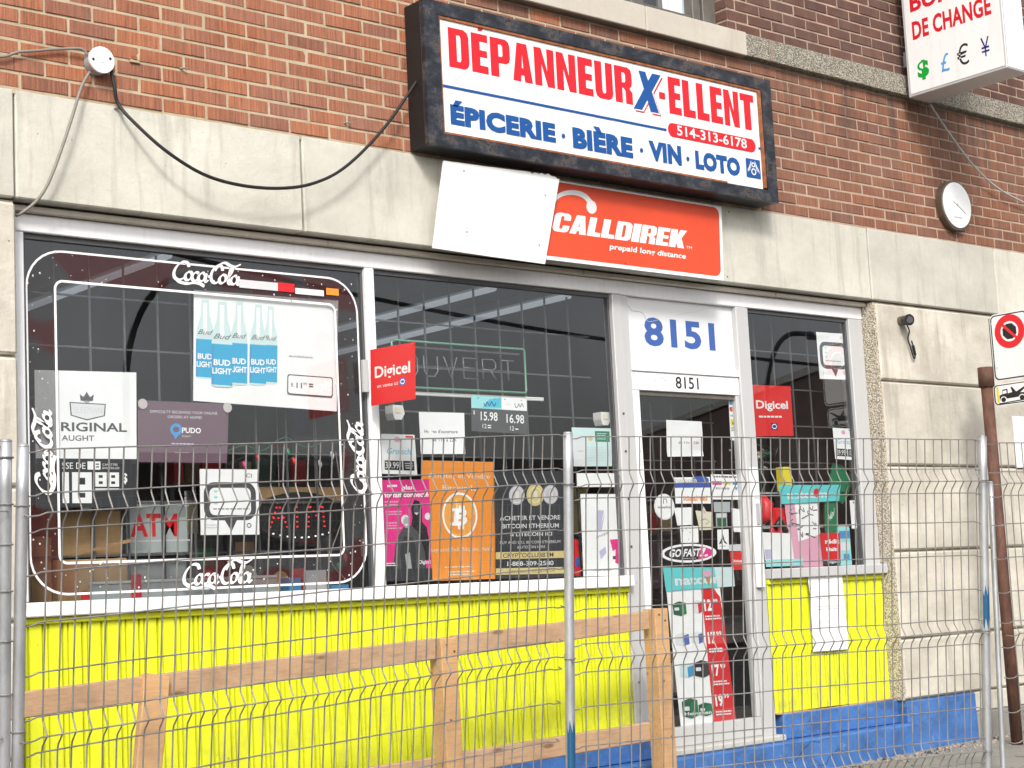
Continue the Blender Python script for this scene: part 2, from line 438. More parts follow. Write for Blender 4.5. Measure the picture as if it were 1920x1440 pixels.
class Sheet:
    """a flat or slightly curled printed sheet: u to the right, v downwards, both 0..1"""
    def __init__(s, name, label, cat, quad, base=None, Y=.143, group=None, curl=0., seed=0, n=None, thick=.0012, basename='sheet', parent=None, grid=None):
        if len(quad[0]) == 2: quad = [(q[0], Y, q[1]) for q in quad]
        s.q = [Vector(q) for q in quad]; s.n = Vector(n or (0, -1, 0)); s.curl = curl; s.k = 0; s.parts = {}; s.seed = seed; s.hold = False; s.cnt = 0
        s.W = (s.q[1] - s.q[0]).length; s.H = (s.q[3] - s.q[0]).length
        c = (s.q[2] + s.q[3]) / 2
        s.root = parent if parent is not None else thing(name, label, cat, c, group)
        s.own = parent is None
        if base:
            g = grid or (6 if curl else 1)
            V = []; F = []
            for o in (0, -thick):
                for j in range(g + 1):
                    for i in range(g + 1): V.append(s.map(i / g, j / g, o))
            m = (g + 1) ** 2
            for j in range(g):
                for i in range(g):
                    a = j * (g + 1) + i; q = [a, a + g + 1, a + g + 2, a + 1]
                    F.append(q); F.append([x + m for x in q[::-1]])
            edge = [i for i in range(g + 1)] + [j * (g + 1) + g for j in range(1, g + 1)] + [g * (g + 1) + i for i in range(g - 1, -1, -1)] + [j * (g + 1) for j in range(g - 1, 0, -1)]
            for i in range(len(edge)):
                a, b = edge[i], edge[(i + 1) % len(edge)]; F.append([a, b, b + m, a + m])
            mesh(basename, V, F, base, s.root, smooth=False)
    def map(s, u, v, off=0.):
        q = s.q
        p = (q[0] * (1 - u) + q[1] * u) * (1 - v) + (q[3] * (1 - u) + q[2] * u) * v
        if s.curl:
            w = s.curl * (mnoise.noise(Vector((u * 1.6 + s.seed * 3.1, v * 1.6, s.seed))) )
            w += s.curl * 1.2 * max(0, v - .75) ** 2 * 8 * math.sin(s.seed * 5)
            off = off - max(0, w)
        return p + s.n * off
    def put(s, part, V, F, m):
        s.parts.setdefault(part, MB()).add(V, F, m)
    def layer(s):
        if not s.hold: s.k += .00012
        return s.k
    def rect(s, u0, v0, u1, v1, m, part='printed_area'):
        g = 5 if s.curl else 1; o = s.layer(); V = []; F = []
        for j in range(g + 1):
            for i in range(g + 1): V.append(s.map(u0 + (u1 - u0) * i / g, v0 + (v1 - v0) * j / g, o))
        for j in range(g):
            for i in range(g):
                a = j * (g + 1) + i; F.append([a, a + g + 1, a + g + 2, a + 1])
        s.put(part, V, F, m); return s
    def poly(s, pts, m, part='printed_area'):
        o = s.layer(); s.put(part, [s.map(u, v, o) for u, v in pts], [list(range(len(pts)))], m); return s
    def ell(s, u, v, ru, rv, m, part='printed_area', n=28):
        return s.poly([(u + ru * math.cos(t), v + rv * math.sin(t)) for t in (2 * math.pi * i / n for i in range(n))], m, part)
    def rrect(s, u0, v0, u1, v1, r, m, part='printed_area'):
        ru, rv = r / s.W, r / s.H; P = []
        for cx, cy, a in ((u1 - ru, v0 + rv, -90), (u1 - ru, v1 - rv, 0), (u0 + ru, v1 - rv, 90), (u0 + ru, v0 + rv, 180)):
            for i in range(7):
                t = R(a + 15 * i); P.append((cx + ru * math.cos(t), cy + rv * math.sin(t)))
        return s.poly(P, m, part)
    def line(s, pts, w, m, part='printed_area', closed=False):
        """ribbon of width w metres (w may be a list)"""
        P = [Vector((u * s.W, v * s.H)) for u, v in pts]; L = len(P); o = s.layer(); V = []; F = []
        for i, p in enumerate(P):
            d = (P[(i + 1) % L] - P[i - 1]) if closed else (P[min(i + 1, L - 1)] - P[max(i - 1, 0)])
            if d.length < 1e-9: d = Vector((1, 0))
            d.normalize(); nn = Vector((-d.y, d.x)) * ((w[i] if isinstance(w, list) else w) / 2)
            for q in (p + nn, p - nn): V.append(s.map(q.x / s.W, q.y / s.H, o))
        for i in range(L if closed else L - 1):
            j = (i + 1) % L; F.append([2 * i, 2 * i + 1, 2 * j + 1, 2 * j])
        s.put(part, V, F, m); return s
    def ring(s, u, v, ru, rv, w, m, part='printed_area', n=32):
        return s.line([(u + ru * math.cos(t), v + rv * math.sin(t)) for t in (2 * math.pi * i / n for i in range(n))], w, m, part, True)
    def text(s, t, u0, v0, u1, v1, m, bold=.0, shear=0., part='lettering', rise=0.):
        """cap height spans v0..v1, width spans u0..u1; rise tilts the line (v change over the width)"""
        V, F = glyphs(t, bold); lo, hi = capheight(bold)
        V = [(x + shear * (y - lo), y) for x, y in V]
        xs = [x for x, _ in V]; x0, x1 = min(xs), max(xs); o = s.layer(); out = []
        for x, y in V:
            a = (x - x0) / (x1 - x0); out.append(s.map(u0 + (u1 - u0) * a, v1 - (y - lo) / (hi - lo) * (v1 - v0) + rise * a, o))
        s.cnt += 1; s.put((part, s.cnt), out, F, m); return s
    def bars(s, u0, v0, u1, v1, rows, m, part='small_print', fill=.5, seed=1):
        rr = random.Random(seed); h = (v1 - v0) / rows; s.layer(); s.hold = True
        for i in range(rows):
            u = u0 + rr.random() * .08 * (u1 - u0); e = u1 - rr.random() * .25 * (u1 - u0)
            while u < e:
                w = (u1 - u0) * rr.uniform(.06, .16); s.rect(u, v0 + i * h, min(u + w, e), v0 + (i + fill) * h, m, part); u += w + (u1 - u0) * .025
        s.hold = False
        return s
    def nib(s, pts, u0, v0, u1, v1, w, m, part='logo', ang=35, thin=.28, k=7):
        """broad-nib pen stroke; pts in a 0..10 x 0..4 box, y up"""
        P = [(u0 + (u1 - u0) * p.x / 10, v1 - (v1 - v0) * p.y / 4) for p in smoothcurve([(x, y, 0) for x, y in pts], k)]
        ws = []
        for i in range(len(P)):
            a, b = P[max(i - 1, 0)], P[min(i + 1, len(P) - 1)]
            d = math.atan2(-(b[1] - a[1]) * s.H, (b[0] - a[0]) * s.W)
            ws.append(w * (thin + (1 - thin) * abs(math.sin(d - R(ang)))))
        ws[0] *= .5; ws[-1] *= .4
        return s.line(P, ws, m, part)
    def done(s):
        for n, b in s.parts.items(): b.build(n if isinstance(n, str) else n[0], s.root)
        return s.root
    def uv(s, TL, BR):
        """metric (X, Z) corners on an upright rectangular sheet -> u0 v0 u1 v1"""
        x0, z1 = s.q[0].x, s.q[0].z; x1, z0 = s.q[2].x, s.q[2].z
        return ((TL[0] - x0) / (x1 - x0), (z1 - TL[1]) / (z1 - z0), (BR[0] - x0) / (x1 - x0), (z1 - BR[1]) / (z1 - z0))

    def block(s, t, u0, v0, u1, v1, m, part='headline', gap=.12, sh=0.):
        """heavy condensed capitals; each letter a part of its own; cap height v0..v1"""
        ws = [BLOCKW.get(c, 1.) for c in t]; tot = sum(ws) + gap * (len(t) - 1); x = 0
        for c, w in zip(t, ws):
            a = u0 + (u1 - u0) * x / tot; b = u0 + (u1 - u0) * (x + w) / tot; s.cnt += 1; o = s.layer()
            for q in BLOCK[c]:
                s.put((part, s.cnt), [s.map(a + (b - a) * px + sh * py, v1 - (v1 - v0) * py, o) for px, py in q], [list(range(len(q)))], m)
            x += w + gap
        return s
BLOCKW = {'I': .5, 'K': 1.08, 'N': 1.05, 'A': 1.02, 'L': .82, 'E': .82, 'É': .82, 'T': .98, '-': .4}
_E = [[(0, 0), (.52, 0), (.52, 1), (0, 1)], [(.52, 0), (1, 0), (1, .2), (.52, .2)], [(.52, .41), (.95, .41), (.95, .59), (.52, .59)], [(.52, .8), (1, .8), (1, 1), (.52, 1)]]
BLOCK = {'I': [[(0, 0), (1, 0), (1, 1), (0, 1)]], 'K': [[(0, 0), (.42, 0), (.42, 1), (0, 1)], [(.42, .32), (.58, 0), (1, 0), (.72, .55), (1, 1), (.58, 1), (.42, .66)]],
    'C': [[(0, .18), (.4, .22), (.4, .78), (0, .82)], [(0, .18), (.07, .06), (.24, 0), (.76, 0), (.93, .06), (1, .18), (1, .36), (.6, .36), (.6, .22), (.56, .16), (.44, .16), (.4, .22)], [(0, .82), (.4, .78), (.44, .84), (.56, .84), (.6, .78), (.6, .64), (1, .64), (1, .82), (.93, .94), (.76, 1), (.24, 1), (.07, .94)]],
    'E': _E, 'É': _E + [[(.42, 1.07), (.66, 1.07), (.95, 1.25), (.55, 1.25)]], 'L': [[(0, 0), (.54, 0), (.54, 1), (0, 1)], [(.54, 0), (1, 0), (1, .21), (.54, .21)]],
    'T': [[(.26, 0), (.74, 0), (.74, .8), (.26, .8)], [(0, .8), (1, .8), (1, 1), (0, 1)]],
    'D': [[(0, 0), (.4, 0), (.4, 1), (0, 1)], [(.4, 0), (.76, 0), (.93, .06), (1, .17), (.6, .22), (.55, .17), (.4, .17)], [(.6, .22), (1, .17), (1, .83), (.6, .78)], [(.4, .83), (.55, .83), (.6, .78), (1, .83), (.93, .94), (.76, 1), (.4, 1)]],
    'P': [[(0, 0), (.42, 0), (.42, 1), (0, 1)], [(.42, .36), (.78, .36), (.95, .42), (1, .53), (.62, .57), (.57, .53), (.42, .53)], [(.62, .57), (1, .53), (1, .83), (.62, .79)], [(.42, .84), (.57, .84), (.62, .79), (1, .83), (.95, .94), (.78, 1), (.42, 1)]],
    'R': [[(0, 0), (.42, 0), (.42, 1), (0, 1)], [(.42, .42), (.84, .42), (.98, .52), (1, .6), (.62, .62), (.57, .57), (.42, .57)], [(.62, .62), (1, .6), (1, .83), (.62, .79)], [(.42, .84), (.57, .84), (.62, .79), (1, .83), (.95, .94), (.78, 1), (.42, 1)], [(.6, 0), (1, 0), (1, .32), (.84, .42), (.5, .42), (.6, .34)]],
    'U': [[(0, .18), (.4, .22), (.4, 1), (0, 1)], [(.6, .22), (1, .18), (1, 1), (.6, 1)], [(0, .18), (.07, .06), (.24, 0), (.76, 0), (.93, .06), (1, .18), (.6, .22), (.56, .16), (.44, .16), (.4, .22)]],
    'N': [[(0, 0), (.36, 0), (.36, 1), (0, 1)], [(.64, 0), (1, 0), (1, 1), (.64, 1)], [(.64, 0), (.64, .42), (.36, 1), (.36, .58)]],
    'A': [[(0, 0), (.4, 0), (.43, .17), (.465, .36), (.5, .72), (.5, 1), (.25, 1)], [(.5, .72), (.535, .36), (.57, .17), (.6, 0), (1, 0), (.75, 1), (.5, 1)], [(.43, .17), (.57, .17), (.535, .36), (.465, .36)]]}
def rectq(TL, BR): return [TL, (BR[0], TL[1]), BR, (TL[0], BR[1])]
def _el(cx, a0, a1, n=14, rx=.46, ry=.66, cy=1.35):
    return [(cx + rx * math.cos(R(a0 + (a1 - a0) * i / n)) + .30 * ry * math.sin(R(a0 + (a1 - a0) * i / n)), cy + ry * math.sin(R(a0 + (a1 - a0) * i / n))) for i in range(n + 1)]
def _a(cx): return [_el(cx, 60, 410), [(cx + .72, 2.02), (cx + .55, 1.3), (cx + .48, .85), (cx + .66, .70), (cx + .95, 1.0)]]
COLA = [[(2.55, 2.75), (2.35, 3.35), (1.65, 3.45), (.9, 2.8), (.4, 1.8), (.45, .95), (1.0, .62), (1.75, .95)],
        [(.7, .72), (1.2, .30), (2.2, .12), (3.2, .36), (4.0, .30), (4.7, -.05)],
        _el(2.45, 80, 440), _el(3.45, 50, 325), *_a(4.35),
        [(5.25, 1.5), (5.62, 1.56)],
        [(7.45, 2.65), (7.3, 3.3), (6.7, 3.4), (6.05, 2.7), (5.7, 1.7), (5.8, .9), (6.3, .62), (6.95, 1.0)],
        [(6.3, 2.5), (6.9, 3.5), (7.8, 3.95), (8.6, 3.6), (9.3, 3.5), (10.2, 4.0)],
        _el(7.4, 80, 440), [(8.05, 1.2), (8.75, 2.5), (8.9, 3.1), (8.68, 3.15), (8.4, 2.2), (8.22, 1.0), (8.45, .68), (8.75, .95)], *_a(9.1)]

# ============================================================ setting
def gz(x, y):                       # pavement height: rises gently to the right, falls to the street
    return .03 + .012 * (x - 4.7) + .015 * min(y, 0)
def slab(name, x0, x1, y0, y1, m, dz, n=10):
    V = []; F = []
    for j in range(n + 1):
        for i in range(n + 1):
            x = x0 + (x1 - x0) * i / n; y = y0 + (y1 - y0) * j / n; V.append((x, y, gz(x, max(y, -3.4)) + dz))
    for j in range(n):
        for i in range(n): a = j * (n + 1) + i; F.append([a, a + 1, a + n + 2, a + n + 1])
    return mesh(name, V, F, m)
o = mesh('ground', [(-250, -300, -.62), (250, -300, -.62), (250, 200, -.62), (-250, 200, -.62)], [[0, 1, 2, 3]], 'asphalt'); setp(o, kind='structure')
setp(slab('sidewalk', -13, 20, -3.3, .12, 'concrete_walk', 0, 24), kind='structure')
kb = MB()
for i in range(16):
    xa = -13 + i * 33 / 16; xb = xa + 33 / 16 - .012
    kb.prism([(xa, -3.45, gz(xa, -3.4) - .2), (xb, -3.45, gz(xb, -3.4) - .2), (xb, -3.45, gz(xb, -3.4) + .002), (xa, -3.45, gz(xa, -3.4) + .002)], (0, .148, 0), 'far_stone')
setp(kb.build('kerb'), kind='structure')
o = mesh('road', [(-60, -13.2, -.30), (120, -13.2, .30), (120, -3.45, .30), (-60, -3.45, -.30)], [[0, 1, 2, 3]], 'asphalt'); setp(o, kind='structure')
# crumbs of mortar and asphalt lying along the foot of the wall
rr = random.Random(3); cb = MB()
for i in range(900):
    x = rr.uniform(4.4, 8.5); y = -.04 - abs(rr.gauss(0, .11)); s = rr.uniform(.004, .016) * (1.6 if rr.random() < .08 else 1); z = gz(x, y)
    p = [(x + s * math.cos(t + x * 9) * rr.uniform(.6, 1), y + s * math.sin(t + x * 9) * rr.uniform(.6, 1), z) for t in (0, 1.7, 3.1, 4.6)]
    cb.add(p + [(x, y, z + s * rr.uniform(.5, 1))], [[0, 1, 4], [1, 2, 4], [2, 3, 4], [3, 0, 4]], rr.choice(['asphalt', 'concrete_walk', 'mortar', 'far_stone']))
o = cb.build('rubble'); setp(o, 'loose crumbs of mortar and asphalt along the foot of the wall', 'rubble', kind='stuff')

# ============================================================ the building
BLD = thing('store_building', 'brick corner shop building with cream stone band and glazed storefront', 'building', (3, 0, 0))
CH, BL = .0677, .21326               # course height, brick pitch
wall = MB().box(-2.5, 9, .0045, .30, 3.18, 4.12, 'mortar').box(4.302, 9, .0045, .30, 4.1205, 5.5, 'mortar').box(-2.5, 2.0, .0045, .30, 4.1205, 5.5, 'mortar').build('brick_wall', BLD)

def brick_mesh(w, h, m, seed):
    """a single brick 9 cm deep, edges slightly rounded and chipped; front at y=0"""
    rr = random.Random(seed); bm = bmesh.new(); bmesh.ops.create_cube(bm, size=1)
    bmesh.ops.scale(bm, vec=(w, .05, h), verts=bm.verts); bmesh.ops.translate(bm, vec=(0, .025, 0), verts=bm.verts)
    fr = [e for e in bm.edges if all(v.co.y < .001 for v in e.verts)]
    bmesh.ops.bevel(bm, geom=fr, offset=.0022, segments=1, affect='EDGES')
    for v in bm.verts:
        if v.co.y < .03: v.co += Vector((rr.uniform(-.0016, .0016), rr.uniform(-.001, .0015), rr.uniform(-.0013, .0013)))
    me = bpy.data.meshes.new('brick'); bm.to_mesh(me); bm.free(); me.materials.append(MATS[m]); return me
BR = {}
for m in ('brick_wirecut', 'brick_red_dim_right', 'brick_smooth'):
    BR[m] = [brick_mesh(BL - .0125, CH - .0115, m, k) for k in range(5)] + [brick_mesh(BL / 2 - .0125, CH - .0115, m, 77)]
def projected(x, z):                 # rough size on the picture, only to choose which bricks are picked out singly
    d = cam.matrix_world.inverted() @ Vector((x, 0, z)); f = cam_d.lens / 36
    return .5 + f * d.x / -d.z, .5 + f * d.y / -d.z * 4 / 3, -d.z
cand = []
def course(z, half, x0, x1, pick):
    n0 = math.ceil(x0 / BL - (.5 if half else 0) - 1e-6)
    x = (n0 + (.5 if half else 0)) * BL
    if x - x0 > .06: cand.append(((x + x0) / 2, z, pick, x - x0))
    while x < x1 - .05:
        e = min(x + BL, x1); cand.append(((x + e) / 2, z, pick, e - x)); x += BL
for j in range(13): course(3.2 + (j + .5) * CH, j % 2 == 1, -2.4, 9, 'low')
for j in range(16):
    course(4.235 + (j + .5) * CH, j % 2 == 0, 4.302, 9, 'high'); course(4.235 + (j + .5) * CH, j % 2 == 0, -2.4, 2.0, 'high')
rr = random.Random(5); seen = []; rest = []
for x, z, pick, w in cand:
    u, v, d = projected(x, z)
    vis = -.02 < u < 1.02 and -.03 < v < 1.03 and w > .19 and not (1.99 < x < 4.42 and 3.25 < z < 3.9) and not (5.95 < x < 6.75 and z > 4.1)
    (seen if vis else rest).append((d, x, z, pick, w))
seen.sort(); rest += seen[300:]; seen = seen[:300]
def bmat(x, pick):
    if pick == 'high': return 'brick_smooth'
    t = (x - 1.35) / 2.6 + rr.uniform(-.3, .3)  # dimmed bricks take over towards the right, a left-to-right light falloff in colour
    return 'brick_red_dim_right' if t > .5 else 'brick_wirecut'
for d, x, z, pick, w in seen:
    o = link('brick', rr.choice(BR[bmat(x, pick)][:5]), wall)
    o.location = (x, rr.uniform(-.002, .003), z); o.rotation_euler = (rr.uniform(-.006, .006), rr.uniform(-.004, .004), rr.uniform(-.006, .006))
bulk = MB()
for d, x, z, pick, w in rest:
    me = BR[bmat(x, pick)][0]; k = (w - .0115) / (BL - .0115)
    bulk.add([(x + v.co.x * k, v.co.y + rr.uniform(-.001, .002), z + v.co.z) for v in me.vertices], [list(p.vertices) for p in me.polygons], me.materials[0].name)
setp(bulk.build('brickwork', wall), kind='stuff')
# brick return beside the upper window
for j in range(16):
    z = 4.235 + (j + .5) * CH
    b = MB().box(4.298, 4.36, .004, .004 + (.12 if j % 2 else .2), z - .028, z + .028, 'brick_smooth', .003).build('brick', wall)

# stone band over the shop front, block by block
band = MB().box(-2.5, 9, .13, .30, 2.735, 3.19, 'stone_band').build('stone_band', BLD)
js = [-2.5, -1.39, -.026, 1.338, 2.703, 4.068, 5.452, 6.80, 9]
for i in range(len(js) - 1):
    box('band_block', js[i] + .004, js[i + 1] - .004, 0 + (i % 3) * .0012, .2, 2.752, 3.197, 'stone_band', band, .006)
# belt course and window sill
belt = MB().box(4.40, 9, -.045, .2, 4.093, 4.226, 'belt_granite', .004).build('belt_course', BLD)
MB().box(4.62, 4.628, -.048, .1, 4.095, 4.224, 'mortar').build('joint', belt)
sl = MB().box(3.58, 4.396, -.05, .24, 4.088, 4.230, 'stone_sill', .005).build('window_sill', BLD)
box('sill_block', 2.4, 3.574, -.05, .24, 4.088, 4.230, 'stone_sill', sl, .005)
# upper window
uw = MB().box(1.95, 4.30, .10, .17, 4.232, 4.285, 'frame_bronze', .004).build('upper_window', BLD)
for x0, x1, y0 in ((4.19, 4.298, .085), (4.12, 4.185, .10), (3.62, 3.72, .10), (2.0, 2.1, .1), (2.8, 2.9, .1)):
    box('window_frame', x0, x1, y0, .17, 4.2855, 5.5, 'frame_bronze', uw, .004)
for x0, x1 in ((2.1, 2.8), (2.9, 3.62), (3.72, 4.12)):
    box('sash_rail', x0 + .002, x1 - .002, .112, .15, 4.2865, 4.325, 'frame_bronze', uw, .003)
    mesh('pane', [(x0, .135, 4.32), (x1, .135, 4.32), (x1, .135, 5.5), (x0, .135, 5.5)], [[0, 1, 2, 3]], 'window_glass', uw)
    c = MB()
    xs = [x0 + (x1 - x0) * (.62 + .38 * i / 12) for i in range(13)]
    P = [(x, .19 + .012 * math.sin(i * 1.9), 4.30) for i, x in enumerate(xs)]
    c.add(P + [(a, b, 5.5) for a, b, _ in P], [[i, i + 1, i + 14, i + 13] for i in range(12)], 'curtain_white'); c.build('curtain', uw)
    box('sash_stile', x0 + (x1 - x0) * .42, x0 + (x1 - x0) * .42 + .03, .145, .165, 4.326, 5.5, 'frame_bronze', uw, .002)
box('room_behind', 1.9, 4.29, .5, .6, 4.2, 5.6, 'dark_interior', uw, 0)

# pilasters of stone blocks
def pilaster(name, x0, x1, joints, m):
    p = MB().box(x0 + .004, x1, .03, .3, -.2, 2.745, m).build(name, BLD)
    for a, b in zip(joints[:-1], joints[1:]):
        box('stone_block', x0, x1, .0, .25, b + .006, a - .006, m, p, .011)
    return p
pr = pilaster('right_pilaster', 5.482, 9, [2.738, 2.256, 1.737, 1.22, .70, .338], 'stone_pilaster')
box('rough_reveal', 5.462, 5.4815, .004, .13, .34, 2.735, 'pebble_stone', pr, .003)
pl = pilaster('left_pilaster', -2.5, -.026, [2.738, 2.115, 1.6, 1.08, .56, .1], 'stone_pilaster')
box('painted_base', 5.478, 6.175, -.004, .2, -.1, .334, 'blue_paint', pr, .006)
box('bare_base', 6.178, 9, -.012, .2, -.1, .215, 'concrete_walk', pr, .01)
box('bare_base', 6.178, 9, .004, .2, .217, .334, 'stone_pilaster', pr, .006)
# fascia strip between the band and the aluminium head
fa = box('head_fascia', -.02, 5.46, .062, .14, 2.7185, 2.7415, 'stone_sill', BLD, .003)
for x in (1.5, 3.1, 4.62): box('joint_strip', x, x + .012, .059, .066, 2.7195, 2.7405, 'mortar', fa, 0)

# ---- shop front frame
SF = MB().box(-.024, 5.462, .098, .17, 2.642, 2.7165, 'aluminium_white', .004).build('storefront_frame', BLD)
for n, x0, x1, z0, z1, y0 in (('mullion', -.024, .050, 1.153, 2.6405, .100), ('mullion', 1.733, 1.785, 1.153, 2.6405, .097), ('mullion', 3.334, 3.400, .21, 2.6405, .094),
                          ('mullion', 3.402, 3.458, .21, 2.6405, .102), ('mullion', 4.308, 4.410, .22, 2.6405, .094), ('mullion', 5.330, 5.4605, 1.1, 2.6405, .098)):
    box(n, x0, x1, y0, .168, z0, z1, 'aluminium_white' if x0 < 2 else 'aluminium_frame', SF, .004)
for x0, x1 in ((.05, 1.733), (1.785, 3.334), (4.41, 5.33)):      # dark glazing gaskets
    box('gasket', x0 + .001, x1 - .001, .118, .15, 2.618, 2.6405, 'charcoal_print', SF, .002)
    box('gasket', x0 + .001, x0 + .013, .118, .15, 1.153, 2.617, 'charcoal_print', SF, .002)
    box('gasket', x1 - .013, x1 - .001, .118, .15, 1.153, 2.617, 'charcoal_print', SF, .002)
s1_ = box('sill', -.024, 3.3335, .046, .19, 1.093, 1.1505, 'aluminium_white', SF, .005)
s2_ = box('sill', 4.4115, 5.462, .046, .19, 1.093, 1.1505, 'aluminium_frame', SF, .005)
box('transom_bar', 3.4585, 4.3075, .096, .168, 2.234, 2.272, 'aluminium_white', SF, .003)
def pane(name, x0, x1, z0, z1, parent, y=.130):
    return MB().box(x0, x1, y, y + .005, z0, z1, 'window_glass').build(name, parent)
pane('pane', .051, 1.732, 1.151, 2.641, SF); pane('pane', 1.786, 3.333, 1.151, 2.641, SF)
pane('pane', 4.411, 5.329, 1.151, 2.641, SF)
tp = Sheet('', '', '', rectq((3.459, 2.6405), (4.3075, 2.273)), 'pale_print', Y=.128, parent=SF, basename='transom_panel', thick=.004)
tp.text('8151', *tp.uv((3.5940, 2.5379), (4.1550, 2.3815)), 'number_blue', .035, part='house_number')
tp.line(smoothcurve([(.02, .08, 0), (.12, .2, 0), (.2, .28, 0), (.16, .33, 0)]) and [(p.x, p.y) for p in smoothcurve([(.02, .1, 0), (.06, .2, 0), (.15, .22, 0), (.2, .34, 0), (.3, .3, 0)])], .004, 'grey_print', 'crack')
tp.line([(p.x, p.y) for p in smoothcurve([(.45, .22, 0), (.55, .16, 0), (.66, .12, 0), (.75, .05, 0)])], .003, 'light_grey_print', 'crack')
tp.done()
# ---- door
DR = MB().box(3.460, 4.306, .106, .15, 2.132, 2.2325, 'aluminium_white', .003).build('glass_door', BLD)
box('stile', 3.460, 3.512, .108, .15, .346, 2.1315, 'aluminium_white', DR, .003)
box('stile', 4.276, 4.306, .108, .15, .346, 2.1315, 'aluminium_frame', DR, .003)
box('bottom_rail', 3.460, 4.306, .106, .15, .243, .3445, 'aluminium_frame', DR, .003)
pane('pane', 3.513, 4.275, .3455, 2.131, DR, .128)
box('glazing_bead', 3.513, 4.275, .120, .127, 2.106, 2.131, 'frame_bronze', DR, .001)
hd = Sheet('', '', '', rectq((3.465, 2.231), (4.304, 2.134)), None, Y=.1055, parent=DR)
hd.text('8151', *hd.uv((3.7906, 2.2170), (3.9727, 2.1522)), 'black_print', .015, part='house_number')
for u, v in ((.055, .25), (.055, .45), (.2, .3), (.2, .4), (.2, .5), (.26, .32), (.275, .32), (.295, .4)): hd.ell(u, v, .004, .03, 'charcoal_print', 'screw_hole', 8)
hd.done()
h = MB().box(4.318, 4.372, .068, .092, 1.05, 1.72, 'aluminium_white', .004); h.box(4.330, 4.360, .060, .067, 1.40, 1.52, 'grey_print', .003)
h.box(4.324, 4.366, .062, .067, 1.55, 1.71, 'paper_white', .002).build('door_handle', DR)
for z in (1.3, 1.55, 1.8, 2.0, .6, .9): MB().tube([(3.366, .093, z), (3.366, .088, z)], .006, 'charcoal_print', 8).build('screw', SF)
thr = box('threshold', 3.42, 4.405, .015, .2, .206, .242, 'white_crumbling_paint', BLD, .008)
# ---- yellow corrugated panels
def corrugated(x0, x1, z0, z1, name):
    prof = []; x = x0
    while x < x1 - .02:
        for dx, y in ((0, .098), (.034, .098), (.036, .115), (.043, .115), (.045, .098), (.058, .098), (.060, .111), (.065, .111), (.067, .098)):
            if x + dx < x1: prof.append((x + dx, y))
        x += .084
    prof.append((x1, .098)); V = []; F = []; rows = 6; rr = random.Random(int(x0 * 10))
    wob = [rr.uniform(-.002, .002) for _ in prof]
    for j in range(rows + 1):
        z = z0 + (z1 - z0) * j / rows
        for i, (a, y) in enumerate(prof):
            V.append((a, y, z + (.006 * mnoise.noise(Vector((a * 2, 0, 0))) if j == 0 else 0)))
    n = len(prof)
    for j in range(rows):
        for i in range(n - 1): a = j * n + i; F.append([a, a + 1, a + n + 1, a + n])
    p = mesh(name, V, F, 'yellow_paint', BLD)
    box('top_trim', x0, x1, .080, .125, z1, 1.0915, 'yellow_paint', p, .003)
    return p
y1_ = corrugated(-.02, 3.332, .34, 1.066, 'yellow_cladding')
y2_ = corrugated(4.414, 5.475, .352, 1.064, 'yellow_cladding')
box('edge_strip', 3.318, 3.333, .085, .097, .34, 1.064, 'white_crumbling_paint', y1_, .002)
MB().prism([(4.414, .07, .346), (4.9, .07, .338), (5.475, .07, .35), (5.475, .07, .356), (4.9, .07, .346), (4.414, .07, .353)], (0, .03, 0), 'lumber').build('bottom_edge', y2_)
# ---- blue painted base and step
bs = box('painted_step', -.02, 5.477, -.03, .16, -.15, .205, 'blue_paint', BLD, .01)
box('step_riser', -.02, 3.398, .06, .16, .206, .339, 'blue_paint', bs, .006)
box('step_riser', 4.444, 5.478, .06, .16, .206, .345, 'blue_paint', bs, .006)

CR = Sheet('', '', '', [(3.2, .205), (6.17, .205), (6.17, 0), (3.2, 0)], None, Y=-.0302, parent=bs)
rr = random.Random(21)
for u, v, n in ((.36, .45, 14), (.46, .55, 9), (.10, .5, 8), (.28, .8, 7)):
    pts_ = [(u, v)]
    for i in range(n): pts_.append((pts_[-1][0] + rr.uniform(.006, .016), min(.95, max(.05, pts_[-1][1] + rr.uniform(-.16, .13)))))
    CR.cnt += 1; CR.line(pts_, [.0015 + .003 * math.sin(math.pi * i / n) for i in range(n + 1)], 'black_print', ('crack', CR.cnt))
CR.done()

# ============================================================ shop interior
def stru(o): return setp(o, kind='structure')
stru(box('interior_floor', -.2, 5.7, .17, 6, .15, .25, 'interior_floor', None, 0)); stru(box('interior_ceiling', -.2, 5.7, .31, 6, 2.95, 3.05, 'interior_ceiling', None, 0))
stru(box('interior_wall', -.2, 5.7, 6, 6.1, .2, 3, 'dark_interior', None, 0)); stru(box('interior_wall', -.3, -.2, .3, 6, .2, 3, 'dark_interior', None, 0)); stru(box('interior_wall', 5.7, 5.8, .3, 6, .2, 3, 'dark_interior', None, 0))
stru(box('display_ledge', .0, 3.33, .175, .75, 1.0, 1.09, 'dark_interior', None, .003)); stru(box('display_ledge', 4.42, 5.46, .175, .7, 1.0, 1.09, 'dark_interior', None, .003))
for i, (x, l) in enumerate(((.35, 'fluorescent ceiling tube nearest the left pilaster'), (1.35, 'fluorescent ceiling tube behind the can-drink poster'), (3.5, 'fluorescent ceiling tube beside the unlit neon frame'), (4.1, 'fluorescent ceiling tube behind the house number panel'))):
    t = thing('ceiling_light', l, 'light', (x, 2.5, 2.9), 'fluorescent tubes on the shop ceiling')
    MB().box(x - .06, x + .06, 1.2, 3.8, 2.90, 2.945, 'grey_plastic', .004).build('fixture', t)
    MB().tube([(x, 1.25, 2.88), (x, 3.75, 2.88)], .018, 'tube_light', 10).build('tube', t)
